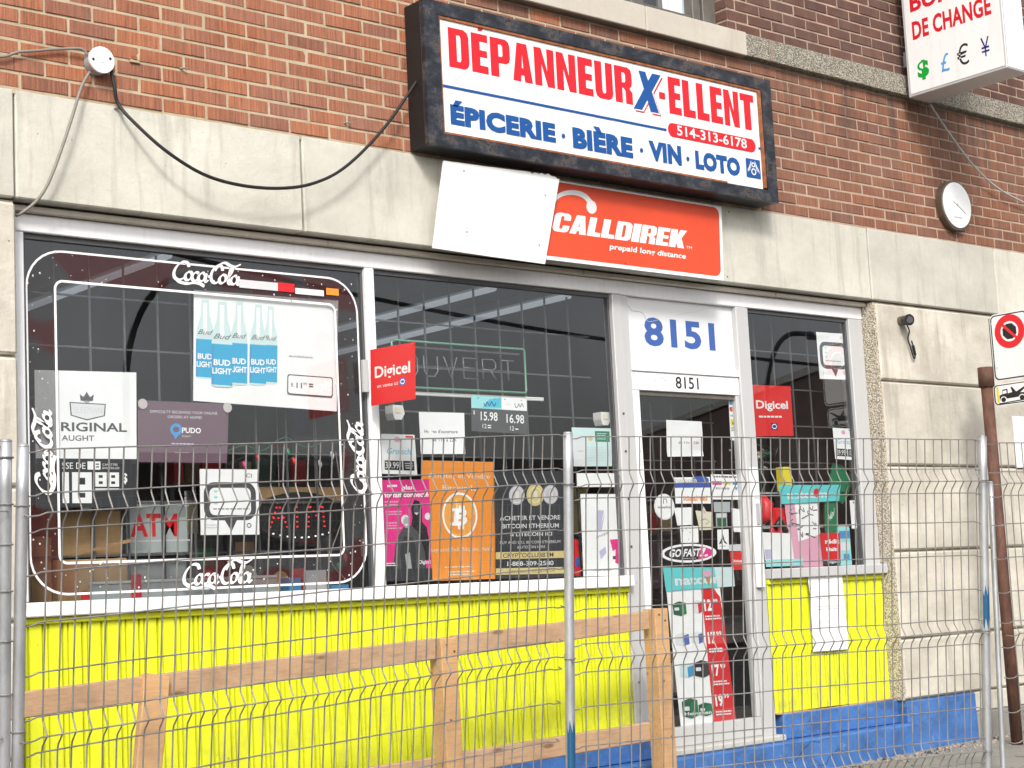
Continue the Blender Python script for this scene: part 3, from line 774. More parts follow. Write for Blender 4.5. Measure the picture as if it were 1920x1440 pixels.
def grille(label, x0, x1, xs0, z0, z1):
    g = thing('security_grille', label, 'grille', ((x0 + x1) / 2, .28, z0), 'security grilles behind the shop windows')
    x = xs0
    while x < x1 - .02:
        if x > x0 + .02: box('upright_bar', x - .004, x + .004, .276, .284, z0, z1, 'grille_bar', g, 0)
        x += .1605
    z = 2.434
    while z > z0 + .05: box('cross_bar', x0, x1, .285, .291, z - .004, z + .004, 'grille_bar', g, 0); z -= .22
grille('barred security grille behind the leftmost shop window', .06, 1.72, .42 - .3205, 1.16, 2.64)
grille('barred security grille behind the window with the unlit neon', 1.8, 3.33, 1.893, 1.16, 2.64)
grille('barred security grille behind the narrow right window', 4.42, 5.32, 4.5, 1.16, 2.64)
grille('barred security grille inside the glass door', 3.52, 4.27, 3.6, .5, 2.1)
def shelf(label, x0, x1, y0, y1, z1, seed):
    t = thing('store_shelf', label, 'shelf', ((x0 + x1) / 2, y0, .25), 'grocery shelves inside the shop'); rr = random.Random(seed)
    for x in (x0, x1 - .03): box('upright', x, x + .03, y0, y1, .25, z1, 'shelf_metal', t, 0)
    g = MB()
    zs = [.35 + .36 * i for i in range(int((z1 - .3) / .36) + 1)]
    for z in zs:
        box('shelf_board', x0, x1, y0, y1, z, z + .02, 'shelf_metal', t, 0); x = x0 + .04
        while x < x1 - .15:
            w = rr.uniform(.06, .16); h = rr.uniform(.12, .3)
            g.box(x, x + w, y0 + .02, y0 + .2, z + .021, z + .021 + h, rr.choice(['red_print', 'dark_green', 'cardboard_dark', 'charcoal_print', 'purple_print', 'gold_print', 'blue_print', 'cream_print', 'dark_print', 'dark_print']), 0); x += w + .012
    setp(g.build('packaged_goods', t), kind='stuff')
shelf('tall shelf of packaged goods deep behind the left window', .2, 1.6, 2.6, 3.0, 1.9, 1); shelf('tall shelf of goods behind the middle window', 1.9, 3.2, 2.3, 2.7, 1.8, 2)
shelf('shelf of bottles and boxes seen through the door', 3.3, 4.3, 3.2, 3.6, 2.1, 3); shelf('shelf of goods behind the narrow right window', 4.5, 5.6, 1.8, 2.2, 1.7, 4)

# ============================================================ big sign box over the door
SG = thing('sign_box', 'large white lit-box shop sign in peeling black frame above the storefront', 'sign', (3.2, -.07, 3.2))
X0, X1, Z0, Z1 = 1.952, 4.452, 3.205, 3.922
MB().box(X0 + .002, X1 - .002, -.128, -.002, Z0 + .002, Z1 - .002, 'black_side', .004).build('cabinet', SG)
fr = []
for n, pts in (('top', [(X0, Z1), (X1, Z1), (X1 - .085, Z1 - .066), (X0 + .093, Z1 - .066)]), ('bottom', [(X0 + .093, Z0 + .066), (X1 - .085, Z0 + .066), (X1, Z0), (X0, Z0)]),
               ('left', [(X0, Z1), (X0 + .093, Z1 - .066), (X0 + .093, Z0 + .066), (X0, Z0)]), ('right', [(X1 - .085, Z1 - .066), (X1, Z1), (X1, Z0), (X1 - .085, Z0 + .066)])):
    MB().prism([(x, -.155, z) for x, z in pts], (0, .0265, 0), 'peeling_black_paint').build('frame_bar', SG)
f0 = (X0 + .094, Z1 - .067); f1 = (X1 - .086, Z0 + .067)
lip = MB()
lip.box(f0[0], f1[0], -.150, -.1285, f0[1] - .014, f0[1], 'rust_lip').box(f0[0], f1[0] - .33, -.150, -.1285, f1[1], f1[1] + .010, 'rust_lip')
lip.box(f0[0], f0[0] + .009, -.150, -.1285, f1[1] + .0105, f0[1] - .0145, 'rust_lip').box(f1[0] - .026, f1[0], -.150, -.1285, f1[1] + .0105, f0[1] - .0145, 'rust_lip')
lip.build('rusty_lip', SG)
SP = -.142
S = Sheet('', '', '', rectq((f0[0] + .0095, f0[1] - .0145), (f1[0] - .0265, f1[1] + .0015)), 'sign_white', Y=SP, parent=SG, basename='face_panel', thick=.008)
B = .055
S.block('DÉPANNEUR', *S.uv((2.1065, 3.8099), (3.3410, 3.6108)), 'sign_red')
S.block('ELLENT', *S.uv((3.6158, 3.8131), (4.3069, 3.6070)), 'sign_red')
S.rect(*S.uv((3.5419, 3.7153), (3.5875, 3.6782)), 'sign_red', 'hyphen')
u0, v0, u1, v1 = S.uv((3.3416, 3.8085), (3.5637, 3.5919))
def bigx(du, dv, m, w):
    a = u0 + du; W_ = (u1 - u0)
    S.poly([(a + W_ * .70, v0 + dv), (a + W_ * 1.0, v0 + dv), (a + W_ * (.0 + w), v1 + dv), (a, v1 + dv)], m, 'letter_x')
    S.poly([(a + W_ * .24, v0 + dv), (a + W_ * (.24 + w * .82), v0 + dv), (a + W_ * .86, v1 + dv), (a + W_ * (.86 - w), v1 + dv)], m, 'letter_x')
bigx(.0065, .022, 'sign_red', .28); bigx(.003, .010, 'sign_white', .30); bigx(0, 0, 'sign_blue', .28)
a = S.uv((2.0572, 3.5185), (3.5811, 3.5121)); S.rect(0.0, a[1] + .004, a[2], a[1] + .027, 'sign_blue', 'blue_rule')
a2 = S.uv((4.3215, 3.5285), (4.3699, 3.5135)); S.rect(a2[0], a[1] + .004, 1.0, a[1] + .027, 'sign_blue', 'blue_rule')
a = S.uv((3.5930, 3.5551), (4.2983, 3.4791)); S.rrect(*a, (a[3] - a[1]) * S.H * .49, 'sign_red', 'phone_plate')
S.text('514-313-6178', *S.uv((3.6622, 3.5474), (4.2235, 3.4936)), 'sign_white', .012, part='phone_number')
for t, A, C in (('ÉPICERIE', (2.0972, 3.4250), (2.7722, 3.3270)), ('BIÈRE', (2.8888, 3.4267), (3.3168, 3.3188)), ('VIN', (3.4371, 3.4333), (3.6836, 3.3259)), ('LOTO', (3.7927, 3.4262), (4.1534, 3.3255))):
    S.text(t, *S.uv(A, C), 'sign_blue', .062, part='goods_line')
for A in ((2.8243, 3.3702), (3.3802, 3.3705), (3.7333, 3.3708)):
    q = S.uv(A, A); S.ell(q[0], q[1], .0055, .0055 * S.W / S.H, 'sign_blue', 'goods_line', 14)
q = S.uv((4.2047, 3.4389), (4.3238, 3.3313)); S.rect(*q, 'sign_blue', 'lottery_logo')
cu, cv, hu, hv = (q[0] + q[2]) / 2, (q[1] + q[3]) / 2, (q[2] - q[0]) / 2, (q[3] - q[1]) / 2
for i in range(5):
    for sg in (-1, 1):
        r0 = .28 + .13 * i
        S.line([(cu + sg * hu * (.22 + r0 * .75 * math.sin(R(a))), cv + hv * (-.78 + .17 * i + (1.1 - .12 * i) * (1 - math.cos(R(a))) * .7)) for a in (5, 30, 55, 80, 105)], .0028, 'sign_white', 'lottery_logo')
S.ell(cu, cv - hv * .38, hu * .26, hv * .26, 'sign_white', 'lottery_logo'); S.ell(cu, cv + hv * .36, hu * .34, hv * .36, 'sign_white', 'lottery_logo')
S.ell(cu, cv - hv * .38, hu * .15, hv * .15, 'sign_blue', 'lottery_logo'); S.ell(cu, cv + hv * .36, hu * .22, hv * .24, 'sign_blue', 'lottery_logo')
S.done()

# ---- orange panel and blank white panel under the sign
cq = [(2.62, 3.172), (4.1055, 3.1603), (4.0788, 2.7491), (2.62, 2.752)]
cr = (4.0397, 2.7398)
cq = [(2.62, -.030, 3.172), (cq[1][0], -.030, 3.172), (cr[0], -.07, cr[1]), (2.55, -.07, cr[1])]
CP = Sheet('calling_card_panel', 'orange prepaid calling panel hung below the big sign', 'sign', cq, 'sign_white', Y=-.035, thick=.012, basename='board')
CP.rrect(-.1, .022, .986, .955, .045, 'call_orange', 'orange_field')
CP.block('CALLDIREK', *CP.uv((2.8261, 2.9983), (3.7434, 2.8951)), 'sign_white', 'brand_letter', .07, .018)
CP.text('prepaid long distance', *CP.uv((3.2090, 2.8669), (3.7549, 2.8372)), 'sign_white', .018, .08, part='tagline')
CP.text('TM', *CP.uv((3.7616, 2.9116), (3.8021, 2.8977)), 'sign_white', 0, .1, part='tagline')
hp = [CP.uv(p, p)[:2] for p in ((2.8257, 3.0426), (2.8729, 3.0897), (2.9410, 3.1145), (3.0082, 3.1167), (3.0522, 3.1021), (3.0804, 3.0771))]
hpts = [(p.x, p.y) for p in smoothcurve([(u, v, 0) for u, v in hp], 6)]
CP.line(hpts, [.020 + .016 * i / len(hpts) for i in range(len(hpts))], 'light_grey_print', 'handset_mark')
e = CP.uv((3.0937, 3.0532), (3.0937, 3.0532)); CP.ell(e[0] - .004, e[1], .0245, .085, 'light_grey_print', 'handset_mark')
for p in ((3.3174, 2.7689), (4.0955, 3.1470), (4.0671, 2.7632)):
    q = CP.uv(p, p); CP.cnt += 1; CP.ell(q[0], q[1], .004, .012, 'charcoal_print', ('screw', CP.cnt), 10)
CP.done()
for x, z in ((2.9, 2.9), (3.9, 2.9), (3.9, 3.1)): MB().box(x - .02, x + .02, -.016, .0, z - .02, z + .02, 'charcoal_print').build('spacer', CP.root)
wt = [(2.0788, 3.1550), (2.3198, 3.1599), (2.6233, 3.1690), (2.6404, 3.1603), (2.6588, 3.1708), (2.6833, 3.1657), (2.7053, 3.1739), (2.7261, 3.1655), (2.7485, 3.1766), (2.7693, 3.1654), (2.7946, 3.1658), (2.8119, 3.1541), (2.8231, 3.1583), (2.6938, 2.7071), (2.3420, 2.7125), (1.9900, 2.7210)]
t = thing('blank_board', 'plain white blank board with ragged top right corner beside the orange panel', 'panel', (2.5, -.06, 2.75))
MB().prism([(x, -.100, z) for x, z in wt], (0, .008, 0), 'blank_board_white').build('board', t)
for x, z in ((2.2, 3.12), (2.2, 2.82), (2.72, 3.06), (2.66, 2.80)): MB().tube([(x, -.1, z), (x, -.1025, z)], .006, 'grey_print', 10).build('screw', t)
for x, z in ((2.3, 2.85), (2.3, 3.1), (2.7, 2.9)): MB().box(x - .02, x + .02, -.0915, 0, z - .02, z + .02, 'charcoal_print').build('spacer', t)

# ---- projecting money-exchange sign
t = thing('projecting_sign', 'white box sign for currency exchange projecting from the brick wall', 'sign', (5.97, -.4, 4.06))
XS = 5.873
MB().box(XS, XS + .22, -.80, -.085, 4.06, 5.05, 'aluminium_frame', .004).build('cabinet', t)
for bz in (4.3, 4.75): box('bracket', XS + .10, XS + .2, -.0845, .02, bz, bz + .1, 'grey_plastic', t)
mesh('end_face', [(XS + .008, -.8025, 4.072), (XS + .212, -.8025, 4.072), (XS + .212, -.8025, 5.04), (XS + .008, -.8025, 5.04)], [[0, 1, 2, 3]], 'sign_white', t)
fq = [(XS - .003, -.105, 5.04), (XS - .003, -.785, 5.04), (XS - .003, -.785, 4.078), (XS - .003, -.105, 4.078)]
F = Sheet('', '', '', fq, 'sign_white', n=(-1, 0, 0), parent=t, basename='face_panel', thick=.002)
def fuv(a, c): return ((-.105 - a[0]) / .68, (5.04 - a[1]) / .962, (-.105 - c[0]) / .68, (5.04 - c[1]) / .962)
F.text('DE CHANGE', *fuv((-0.1524, 4.5344), (-0.7269, 4.4163)), 'sign_red', .035)
F.text('BUREAU', *fuv((-0.1496, 4.7173), (-0.7562, 4.5983)), 'sign_red', .035)
F.text('$', *fuv((-0.1678, 4.2725), (-0.2537, 4.1624)), 'currency_green', .04, part='dollar_sign')
F.text('£', *fuv((-0.3433, 4.2679), (-0.4030, 4.1556)), 'currency_blue', .0, part='pound_sign')
F.text('€', *fuv((-0.4621, 4.2819), (-0.5465, 4.1599)), 'black_print', .0, part='euro_sign')
F.text('¥', *fuv((-0.6347, 4.2828), (-0.6949, 4.1685)), 'navy_print', .0, part='yen_sign')
F.done()

# ---- red flag sign sticking out from the mullion
t = thing('flag_sign', 'red square flag sign sticking out from the mullion between windows', 'sign', (1.70, -.1, 2.0))
fz0, fz1 = 1.978, 2.262
fq = [(1.697, *p) for p in ((0.0312, 2.2385), (-0.3070, 2.2263), (-0.2927, 1.9712), (0.0406, 1.9790))]
F = Sheet('', '', '', fq, 'digi_red', n=(-1, 0, 0), parent=t, basename='plate', thick=.004)
F.text('Digicel', .10, .32, .90, .52, 'sign_white', .02); F.text('en vente ici', .15, .64, .62, .70, 'sign_white', .0, part='tagline'); F.rect(.66, .60, .80, .72, 'blue_print', 'emblem'); F.ring(.73, .66, .05, .04, .006, 'sign_white', 'emblem', 6)
F.done(); MB().box(1.69, 1.72, .085, .10, 2.05, 2.2, 'aluminium_frame').build('bracket', t)

# ============================================================ sheets on the glass
def fourq(*c): return list(c)
# -- cola window border film
cz1, cz0, cx0, cx1, cb = 2.585, 1.175, .066, 1.705, .128
K = Sheet('cola_window_film', 'translucent rounded soft-drink border film with white script logos on left window', 'window film', [(cx0, cz1), (cx1, cz1), (cx1, cz0), (cx0, cz0)], None, Y=.1285)
def rr_path(m, r, n=8):
    P = []
    for cx, cy, a in ((cx1 - m - r, cz1 - m - r, 90), (cx1 - m - r, cz0 + m + r, 0), (cx0 + m + r, cz0 + m + r, -90), (cx0 + m + r, cz1 - m - r, -180)):
        for i in range(n + 1):
            t_ = R(a - 90 * i / n); P.append((cx + r * math.cos(t_), cy + r * math.sin(t_)))
    return [((x - cx0) / (cx1 - cx0), (cz1 - z) / (cz1 - cz0)) for x, z in P]
A_, B_ = rr_path(.004, .16), rr_path(cb, .035); o_ = K.layer(); L = len(A_)
K.put('tinted_border', [K.map(u, v, o_) for u, v in A_ + B_], [[i, (i + 1) % L, L + (i + 1) % L, L + i] for i in range(L)], 'cola_film')
K.line(A_, .009, 'bright_white', 'outer_line', True); K.line(B_, .010, 'bright_white', 'inner_line', True)
def cola(u0, v0, u1, v1, w):
    K.cnt += 1
    for st in COLA: K.nib(st, u0, v0, u1, v1, w + .005, 'charcoal_print', ('script_logo', K.cnt))
    for st in COLA: K.nib(st, u0, v0, u1, v1, w, 'bright_white', ('script_logo', K.cnt))
q = K.uv((0.7297, 2.6088), (1.0711, 2.4956)); cola(q[0], q[1] + .004, q[2], q[3] + .004, .017)
q = K.uv((0.7378, 1.2975), (1.0809, 1.1774)); cola(q[0], q[1], q[2], q[3] , .017)
def colav(TL, BR, w):
    x0, z1 = TL; x1, z0 = BR
    V = Sheet('', '', '', [(x0, z0), (x0, z1), (x1, z1), (x1, z0)], None, Y=.1275, parent=K.root)
    for st in COLA: V.nib(st, 0, 0, 1, 1, w + .005, 'charcoal_print', 'script_logo')
    for st in COLA: V.nib(st, 0, 0, 1, 1, w, 'bright_white', 'script_logo')
    V.done()
colav((0.0860, 1.9209), (0.1802, 1.5735), .019); colav((1.6174, 1.9148), (1.7183, 1.5777), .019)
rr = random.Random(9); dm = MB()
for i in range(150):
    side = rr.random()
    x, z = (rr.uniform(cx0 + .02, cx1 - .02), rr.choice([rr.uniform(cz1 - cb, cz1 - .01), rr.uniform(cz0 + .01, cz0 + cb)])) if side < .55 else (rr.choice([rr.uniform(cx0 + .01, cx0 + cb), rr.uniform(cx1 - cb, cx1 - .01)]), rr.uniform(cz0 + .1, cz1 - .1))
    s = rr.uniform(.0015, .0045); n = 6
    V = [(x + s * math.cos(2 * math.pi * j / n), .1275, z + s * 1.15 * math.sin(2 * math.pi * j / n)) for j in range(n)] + [(x - s * .2, .1275 - s * .7, z + s * .2)]
    dm.add(V, [[j, (j + 1) % n, n] for j in range(n)], 'drop' if rr.random() < .7 else 'grey_print')
setp(dm.build('printed_droplets', K.root), kind='stuff')
for p, q_ in (((1.2666, 2.5355), (1.3533, 2.4958)), ):
    K.rect(*K.uv(p, q_), 'red_print', 'film_patch')
K.rect(*K.uv((1.0636, 2.5334), (1.2650, 2.4962)), 'light_grey_print', 'film_patch'); K.rect(*K.uv((1.3571, 2.5182), (1.5130, 2.4907)), 'pale_print', 'film_patch'); K.rect(*K.uv((1.5266, 2.5317), (1.5965, 2.4996)), 'orange_print', 'film_patch')
K.done()

# -- bottle poster
P = Sheet('beer_poster', 'white poster of five pale blue aluminium beer bottles in left window', 'poster', fourq((0.8469, 2.4720), (1.6075, 2.4817), (1.5749, 1.9614), (0.8294, 1.9847)), 'paper_white', seed=1)
for i, (c, top, bot, w) in enumerate(((.075, .08, .80, .12), (.86 * .6 + .0, .10, .80, .10), (.43, .09, .82, .115), (.30, .08, .83, .115), (.185, .09, .86, .14))):
    h = bot - top
    P.poly([(c - w * .2, top), (c + w * .2, top), (c + w * .24, top + h * .2), (c + w * .46, top + h * .38), (c + w * .5, top + h * .5), (c + w * .5, bot - .015), (c + w * .35, bot), (c - w * .35, bot), (c - w * .5, bot - .015), (c - w * .5, top + h * .5), (c - w * .46, top + h * .38), (c - w * .24, top + h * .2)], 'pale_aqua', 'bottle_picture')
    P.rect(c - w * .12, top + .03, c + w * .10, top + h * .44, 'paper_white', 'bottle_picture')
    P.rect(c - w * .5, top + h * .50, c + w * .5, bot - .018, 'bud_blue', 'bottle_picture'); P.rect(c - w * .5, top + h * .52, c - w * .38, bot - .02, 'sky_print', 'bottle_picture')
    P.text('BUD', c - w * .40, top + h * .68, c + w * .40, top + h * .75, 'paper_white', .03, part='label_lettering'); P.text('LIGHT', c - w * .46, top + h * .78, c + w * .46, top + h * .85, 'paper_white', .03, part='label_lettering')
    P.text('Bud', c - w * .42, top + h * .38, c + w * .44, top + h * .44, 'charcoal_print', 0, .5, part='label_lettering')
P.rrect(.635, .70, .965, .88, .012, 'dark_print', 'price_box'); P.rrect(.642, .71, .958, .87, .010, 'paper_white', 'price_box')
P.text('8.', .66, .775, .685, .81, 'charcoal_print', 0); P.text('11', .70, .77, .74, .82, 'charcoal_print', .02); P.text('99', .748, .765, .775, .79, 'charcoal_print', .0); P.rect(.79, .77, .82, .785, 'charcoal_print', 'small_print'); P.rect(.79, .79, .82, .805, 'charcoal_print', 'small_print')
P.bars(.64, .52, .86, .55, 1, 'pale_print'); P.done()
# -- original draught poster
P = Sheet('price_poster', 'white and black beer price poster low in the left window corner', 'poster', fourq((0.1062, 2.0852), (0.5606, 2.0953), (0.5486, 1.5267), (0.1061, 1.5295)), 'paper_white', seed=2)
P.rect(.0, .645, 1, 1, 'dark_print', 'black_price_area')
P.poly([(.33, .23), (.69, .24), (.68, .33), (.5, .365), (.34, .33)], 'charcoal_print', 'shield'); P.poly([(.342, .238), (.678, .247), (.668, .325), (.5, .355), (.352, .325)], 'pale_print', 'shield')
P.text('SLEEMAN', .37, .265, .65, .31, 'light_grey_print', .0, part='shield'); P.ell(.5, .205, .045, .03, 'grey_print', 'shield'); P.poly([(.44, .22), (.43, .17), (.47, .195), (.5, .15), (.53, .195), (.57, .17), (.56, .22)], 'charcoal_print', 'shield')
P.text('RIGINAL', .245, .38, .90, .445, 'charcoal_print', .02); P.text('AUGHT', .25, .475, .57, .515, 'charcoal_print', .01)
P.text('SSE DE', .25, .675, .48, .72, 'paper_white', .0); P.rect(.50, .665, .56, .725, 'paper_white', 'price'); P.rect(.57, .665, .63, .725, 'paper_white', 'price'); P.rect(.585, .68, .615, .69, 'dark_print', 'price'); P.rect(.585, .70, .615, .71, 'dark_print', 'price')
P.text('CANETTES', .65, .68, .80, .695, 'paper_white', 0); P.text('BOUTEILLES', .65, .705, .82, .72, 'paper_white', 0)
P.rect(.25, .745, .315, .97, 'paper_white', 'price'); P.rect(.345, .745, .54, .97, 'paper_white', 'price'); P.rect(.405, .785, .475, .835, 'dark_print', 'price'); P.rect(.405, .895, .475, .93, 'dark_print', 'price')
for u in (.575, .70): P.rect(u, .745, u + .115, .85, 'paper_white', 'price'); P.rect(u + .035, .765, u + .075, .785, 'dark_print', 'price'); P.rect(u + .035, .81, u + .075, .83, 'dark_print', 'price')
P.rect(.575, .862, .815, .872, 'paper_white', 'price'); P.text('$', .855, .75, .90, .82, 'paper_white', .02); P.done()
# -- parcel poster
P = Sheet('parcel_poster', 'dark purple parcel pickup poster with pin logo in left window', 'poster', fourq((0.5650, 1.9754), (1.0062, 1.9768), (0.9866, 1.7165), (0.5584, 1.7164)), 'purple_print', seed=3)
P.text('DIFFICULTY RECEIVING YOUR ONLINE', .13, .145, .87, .19, 'light_grey_print', .0); P.text('ORDERS AT HOME?', .32, .225, .70, .27, 'light_grey_print', .0); P.text('PUDO', .48, .42, .69, .51, 'paper_white', .02); P.text('POINT', .48, .55, .58, .58, 'light_grey_print', 0)
P.ring(.415, .455, .05, .075, .014, 'currency_blue', 'pin_logo', 20); P.poly([(.37, .5), (.46, .5), (.405, .62)], 'currency_blue', 'pin_logo'); P.ell(.415, .455, .025, .036, 'purple_print', 'pin_logo'); P.bars(.36, .68, .68, .72, 1, 'lilac_print'); P.bars(.40, .83, .6, .85, 1, 'grey_print')
P.done()
for q_ in ((0.5835, 1.9622), (0.9937, 1.9597)):
    MB().tube([(q_[0], .1353, q_[1]), (q_[0], .1358, q_[1])], .022, 'suction_cup', 14).build('suction_cup', P.root)
# -- speech bubble posters
def bubble(label, quad, seed, tiny):
    P = Sheet('bubble_poster', label, 'poster', quad, 'paper_white', seed=seed, group='speech bubble posters')
    P.rrect(.06, .20, .95, .78, .05, 'charcoal_print', 'speech_bubble'); P.poly([(.40, .77), (.62, .77), (.52, .95)], 'charcoal_print', 'speech_bubble'); P.rrect(.155, .285, .86, .70, .025, 'paper_white', 'speech_bubble')
    for v in (.34, .43, .52): P.ell(.26, v, .035, .02, 'aqua_print', 'icons', 10)
    P.bars(.20, .60, .85, .63, 1, 'charcoal_print', seed=seed); P.text('ICI' if not tiny else 'O', .76, .065, .88 if not tiny else .82, .125, 'charcoal_print', .0); P.bars(.08, .84, .36, .92, 2, 'light_grey_print', seed=seed + 2); P.ring(.82, .86, .035, .03, .004, 'charcoal_print', 'icons', 12)
    P.done()
bubble('white speech bubble poster below the purple poster', fourq((0.8514, 1.6898), (1.1451, 1.6899), (1.1399, 1.4035), (0.8477, 1.4062)), 4, False)
bubble('white speech bubble poster high in the narrow right window', fourq((5.0698, 2.5490), (5.3590, 2.5538), (5.3666, 2.2715), (5.0724, 2.2652)), 5, True)
# -- opening hours sheets
P = Sheet('hours_notice', 'white opening hours sheet beside the grey price tags', 'notice', fourq((2.0496, 1.9735), (2.3281, 1.9768), (2.3226, 1.7752), (2.0513, 1.7713)), 'paper_white', curl=.006, seed=6)
P.text("Heures d'ouverture", .10, .42, .84, .50, 'charcoal_print', .015); P.text('de 11h à 22h', .26, .62, .80, .70, 'charcoal_print', .01); P.done()
P = Sheet('hours_notice', 'crumpled white opening hours sheet inside the door', 'notice', fourq((3.7387, 1.9816), (4.0213, 1.9805), (4.0204, 1.7875), (3.7375, 1.7808)), 'paper_white', curl=.012, seed=7)
P.text('Heures d’ouverture', .14, .40, .86, .45, 'light_grey_print', .0); P.text('de 11h à 22h', .30, .58, .88, .65, 'charcoal_print', .01); P.done()
# -- price tag strip
P = Sheet('price_tag', 'pale blue and black beer price tag below the neon frame', 'price tag', fourq((2.3772, 2.0654), (2.7381, 2.0625), (2.7328, 1.8808), (2.3697, 1.8886)), 'charcoal_print', seed=8)
P.rect(0, 0, .54, .35, 'aqua_print', 'banner'); P.rect(.54, 0, 1, .35, 'paper_white', 'banner'); P.poly([(.32, .08), (.53, .02), (.53, .3), (.2, .32)], 'cyan_print', 'banner'); P.line([(p.x, p.y) for p in smoothcurve([(.22, .2, 0), (.25, .27, 0), (.28, .16, 0), (.32, .26, 0), (.36, .15, 0), (.40, .26, 0), (.44, .17, 0)], 5)], .006, 'sign_blue', 'scrawl'); P.line([(p.x, p.y) for p in smoothcurve([(.78, .14, 0), (.79, .26, 0), (.83, .24, 0), (.85, .16, 0), (.88, .25, 0), (.91, .15, 0), (.94, .25, 0)], 5)], .004, 'dark_green', 'scrawl'); P.bars(.60, .18, .74, .22, 1, 'light_grey_print')
for u in (.12, .42, .60, .90): P.ell(u, .06, .01, .016, 'black_print', 'rivet', 8)
P.text('15.98', .16, .44, .46, .68, 'paper_white', .012, part='prices'); P.text('16.98', .62, .47, .94, .71, 'paper_white', .012, part='prices'); P.text('$', .03, .42, .06, .52, 'paper_white', 0, part='prices'); P.text('12', .19, .78, .26, .9, 'paper_white', .0, part='prices'); P.text('12', .68, .80, .75, .92, 'paper_white', .0, part='prices'); P.rect(.28, .8, .34, .83, 'paper_white', 'prices'); P.rect(.28, .86, .34, .89, 'paper_white', 'prices'); P.rect(.77, .86, .83, .89, 'paper_white', 'prices'); P.done()
# -- green-lettered beer cards
def gcard(label, quad, seed):
    P = Sheet('beer_card', label, 'card', quad, 'paper_white', seed=seed, group='pale beer price cards')
    P.ell(.47, .13, .09, .07, 'rose_print', 'crest'); P.text('Grolsch', .16, .35, .85, .50, 'cyan_print', .01, .2); P.rect(.72, .03, .95, .08, 'red_print', 'corner_flag'); P.rect(.08, .66, .58, .90, 'black_print', 'price_strip'); P.rect(.61, .66, .93, .90, 'black_print', 'price_strip'); P.text('39.99', .10, .70, .48, .86, 'paper_white', .0, part='price'); P.text('¢', .50, .70, .55, .80, 'paper_white', 0, part='price'); P.bars(.65, .71, .9, .88, 3, 'light_grey_print', seed=seed); P.done()
gcard('pale green-lettered beer card just right of the left mullion', fourq((1.8209, 1.8633), (2.0181, 1.8626), (2.0236, 1.6717), (1.8175, 1.6755)), 9)
gcard('pale green-lettered beer card at right edge of the narrow window', fourq((5.1586, 1.9726), (5.3667, 1.9712), (5.3643, 1.7796), (5.1620, 1.7869)), 10)
# -- pink phone plan poster
P = Sheet('phone_plan_poster', 'bright pink phone plan poster with two people pictured in grey', 'poster', fourq((1.8099, 1.6455), (2.0928, 1.6517), (2.0850, 1.1707), (1.8045, 1.1755)), 'pink_print', seed=11)
P.text('plan', .42, .055, .68, .10, 'paper_white', .025); P.bars(.12, .05, .38, .09, 1, 'paper_white', fill=.5); P.text('forfait connecté', .06, .125, .98, .175, 'paper_white', .025); P.bars(.05, .21, .42, .27, 2, 'rose_print', seed=3); P.bars(.06, .31, .42, .36, 2, 'rose_print', seed=4); P.bars(.06, .42, .4, .50, 3, 'rose_print', seed=5)
P.poly([(.62, .38), (.60, .28), (.68, .20), (.78, .22), (.83, .30), (.82, .42), (.92, .48), (.98, .7), (.98, .8), (.6, .8), (.58, .48)], 'black_print', 'picture_of_people'); P.ell(.71, .30, .06, .055, 'charcoal_print', 'picture_of_people'); P.poly([(.66, .33), (.76, .33), (.71, .355)], 'light_grey_print', 'picture_of_people')
P.poly([(.20, .82), (.26, .62), (.36, .52), (.45, .46), (.6, .46), (.72, .52), (.80, .62), (.86, .72), (.9, 1), (.1, 1), (.12, .92)], 'charcoal_print', 'picture_of_people'); P.poly([(.34, .72), (.42, .56), (.62, .58), (.7, .7), (.62, .98), (.4, .98)], 'dark_print', 'picture_of_people'); P.poly([(.44, .74), (.54, .72), (.6, .98), (.5, .98)], 'grey_print', 'picture_of_people')
P.ell(.47, .40, .085, .05, 'pale_print', 'picture_of_people'); P.ell(.49, .425, .065, .055, 'grey_print', 'picture_of_people'); P.poly([(.44, .44), (.54, .44), (.49, .46)], 'pale_print', 'picture_of_people'); P.ell(.94, .37, .06, .035, 'pale_print', 'picture_of_people')
P.poly([(0, .86), (.2, .82), (.2, 1), (0, 1)], 'dark_print', 'picture_of_people'); P.rect(.0, .88, 1, 1, 'dark_print', 'picture_of_people'); P.bars(.05, .82, .28, .86, 2, 'paper_white'); P.text('Digicel', .73, .80, .97, .835, 'paper_white', .015); P.done()
# -- orange coin poster
P = Sheet('coin_poster', 'large wrinkled orange coin poster standing in the middle window', 'poster', fourq((2.0604, 1.7421), (2.5080, 1.7394), (2.4883, 1.1651), (2.0573, 1.1672)), 'orange_print', Y=.152, curl=.010, seed=12, grid=10)
P.ell(.5, .46, .225, .18, 'light_orange', 'coin_mark'); P.text('Acheter et Vendre', .08, .105, .94, .145, 'cream_print', .0); P.text('Bitcoin Ici', .27, .205, .77, .25, 'cream_print', .0); P.ring(.5, .46, .235, .185, .011, 'paper_white', 'coin_mark', 36); P.text('B', .40, .40, .60, .545, 'paper_white', .05, .12, part='coin_mark')
for u in (.465, .52): P.rect(u + .02, .375, u + .05, .41, 'paper_white', 'coin_mark'); P.rect(u, .54, u + .03, .575, 'paper_white', 'coin_mark')
P.rect(.375, .40, .44, .425, 'paper_white', 'coin_mark'); P.rect(.355, .52, .42, .545, 'paper_white', 'coin_mark')
P.text('Buy and Sell Bitcoin Here', .05, .725, .96, .76, 'cream_print', 0); P.bars(.22, .885, .78, .91, 1, 'cream_print', seed=2, fill=.4); P.bars(.30, .925, .74, .97, 2, 'cream_print', seed=3, fill=.5); P.done()
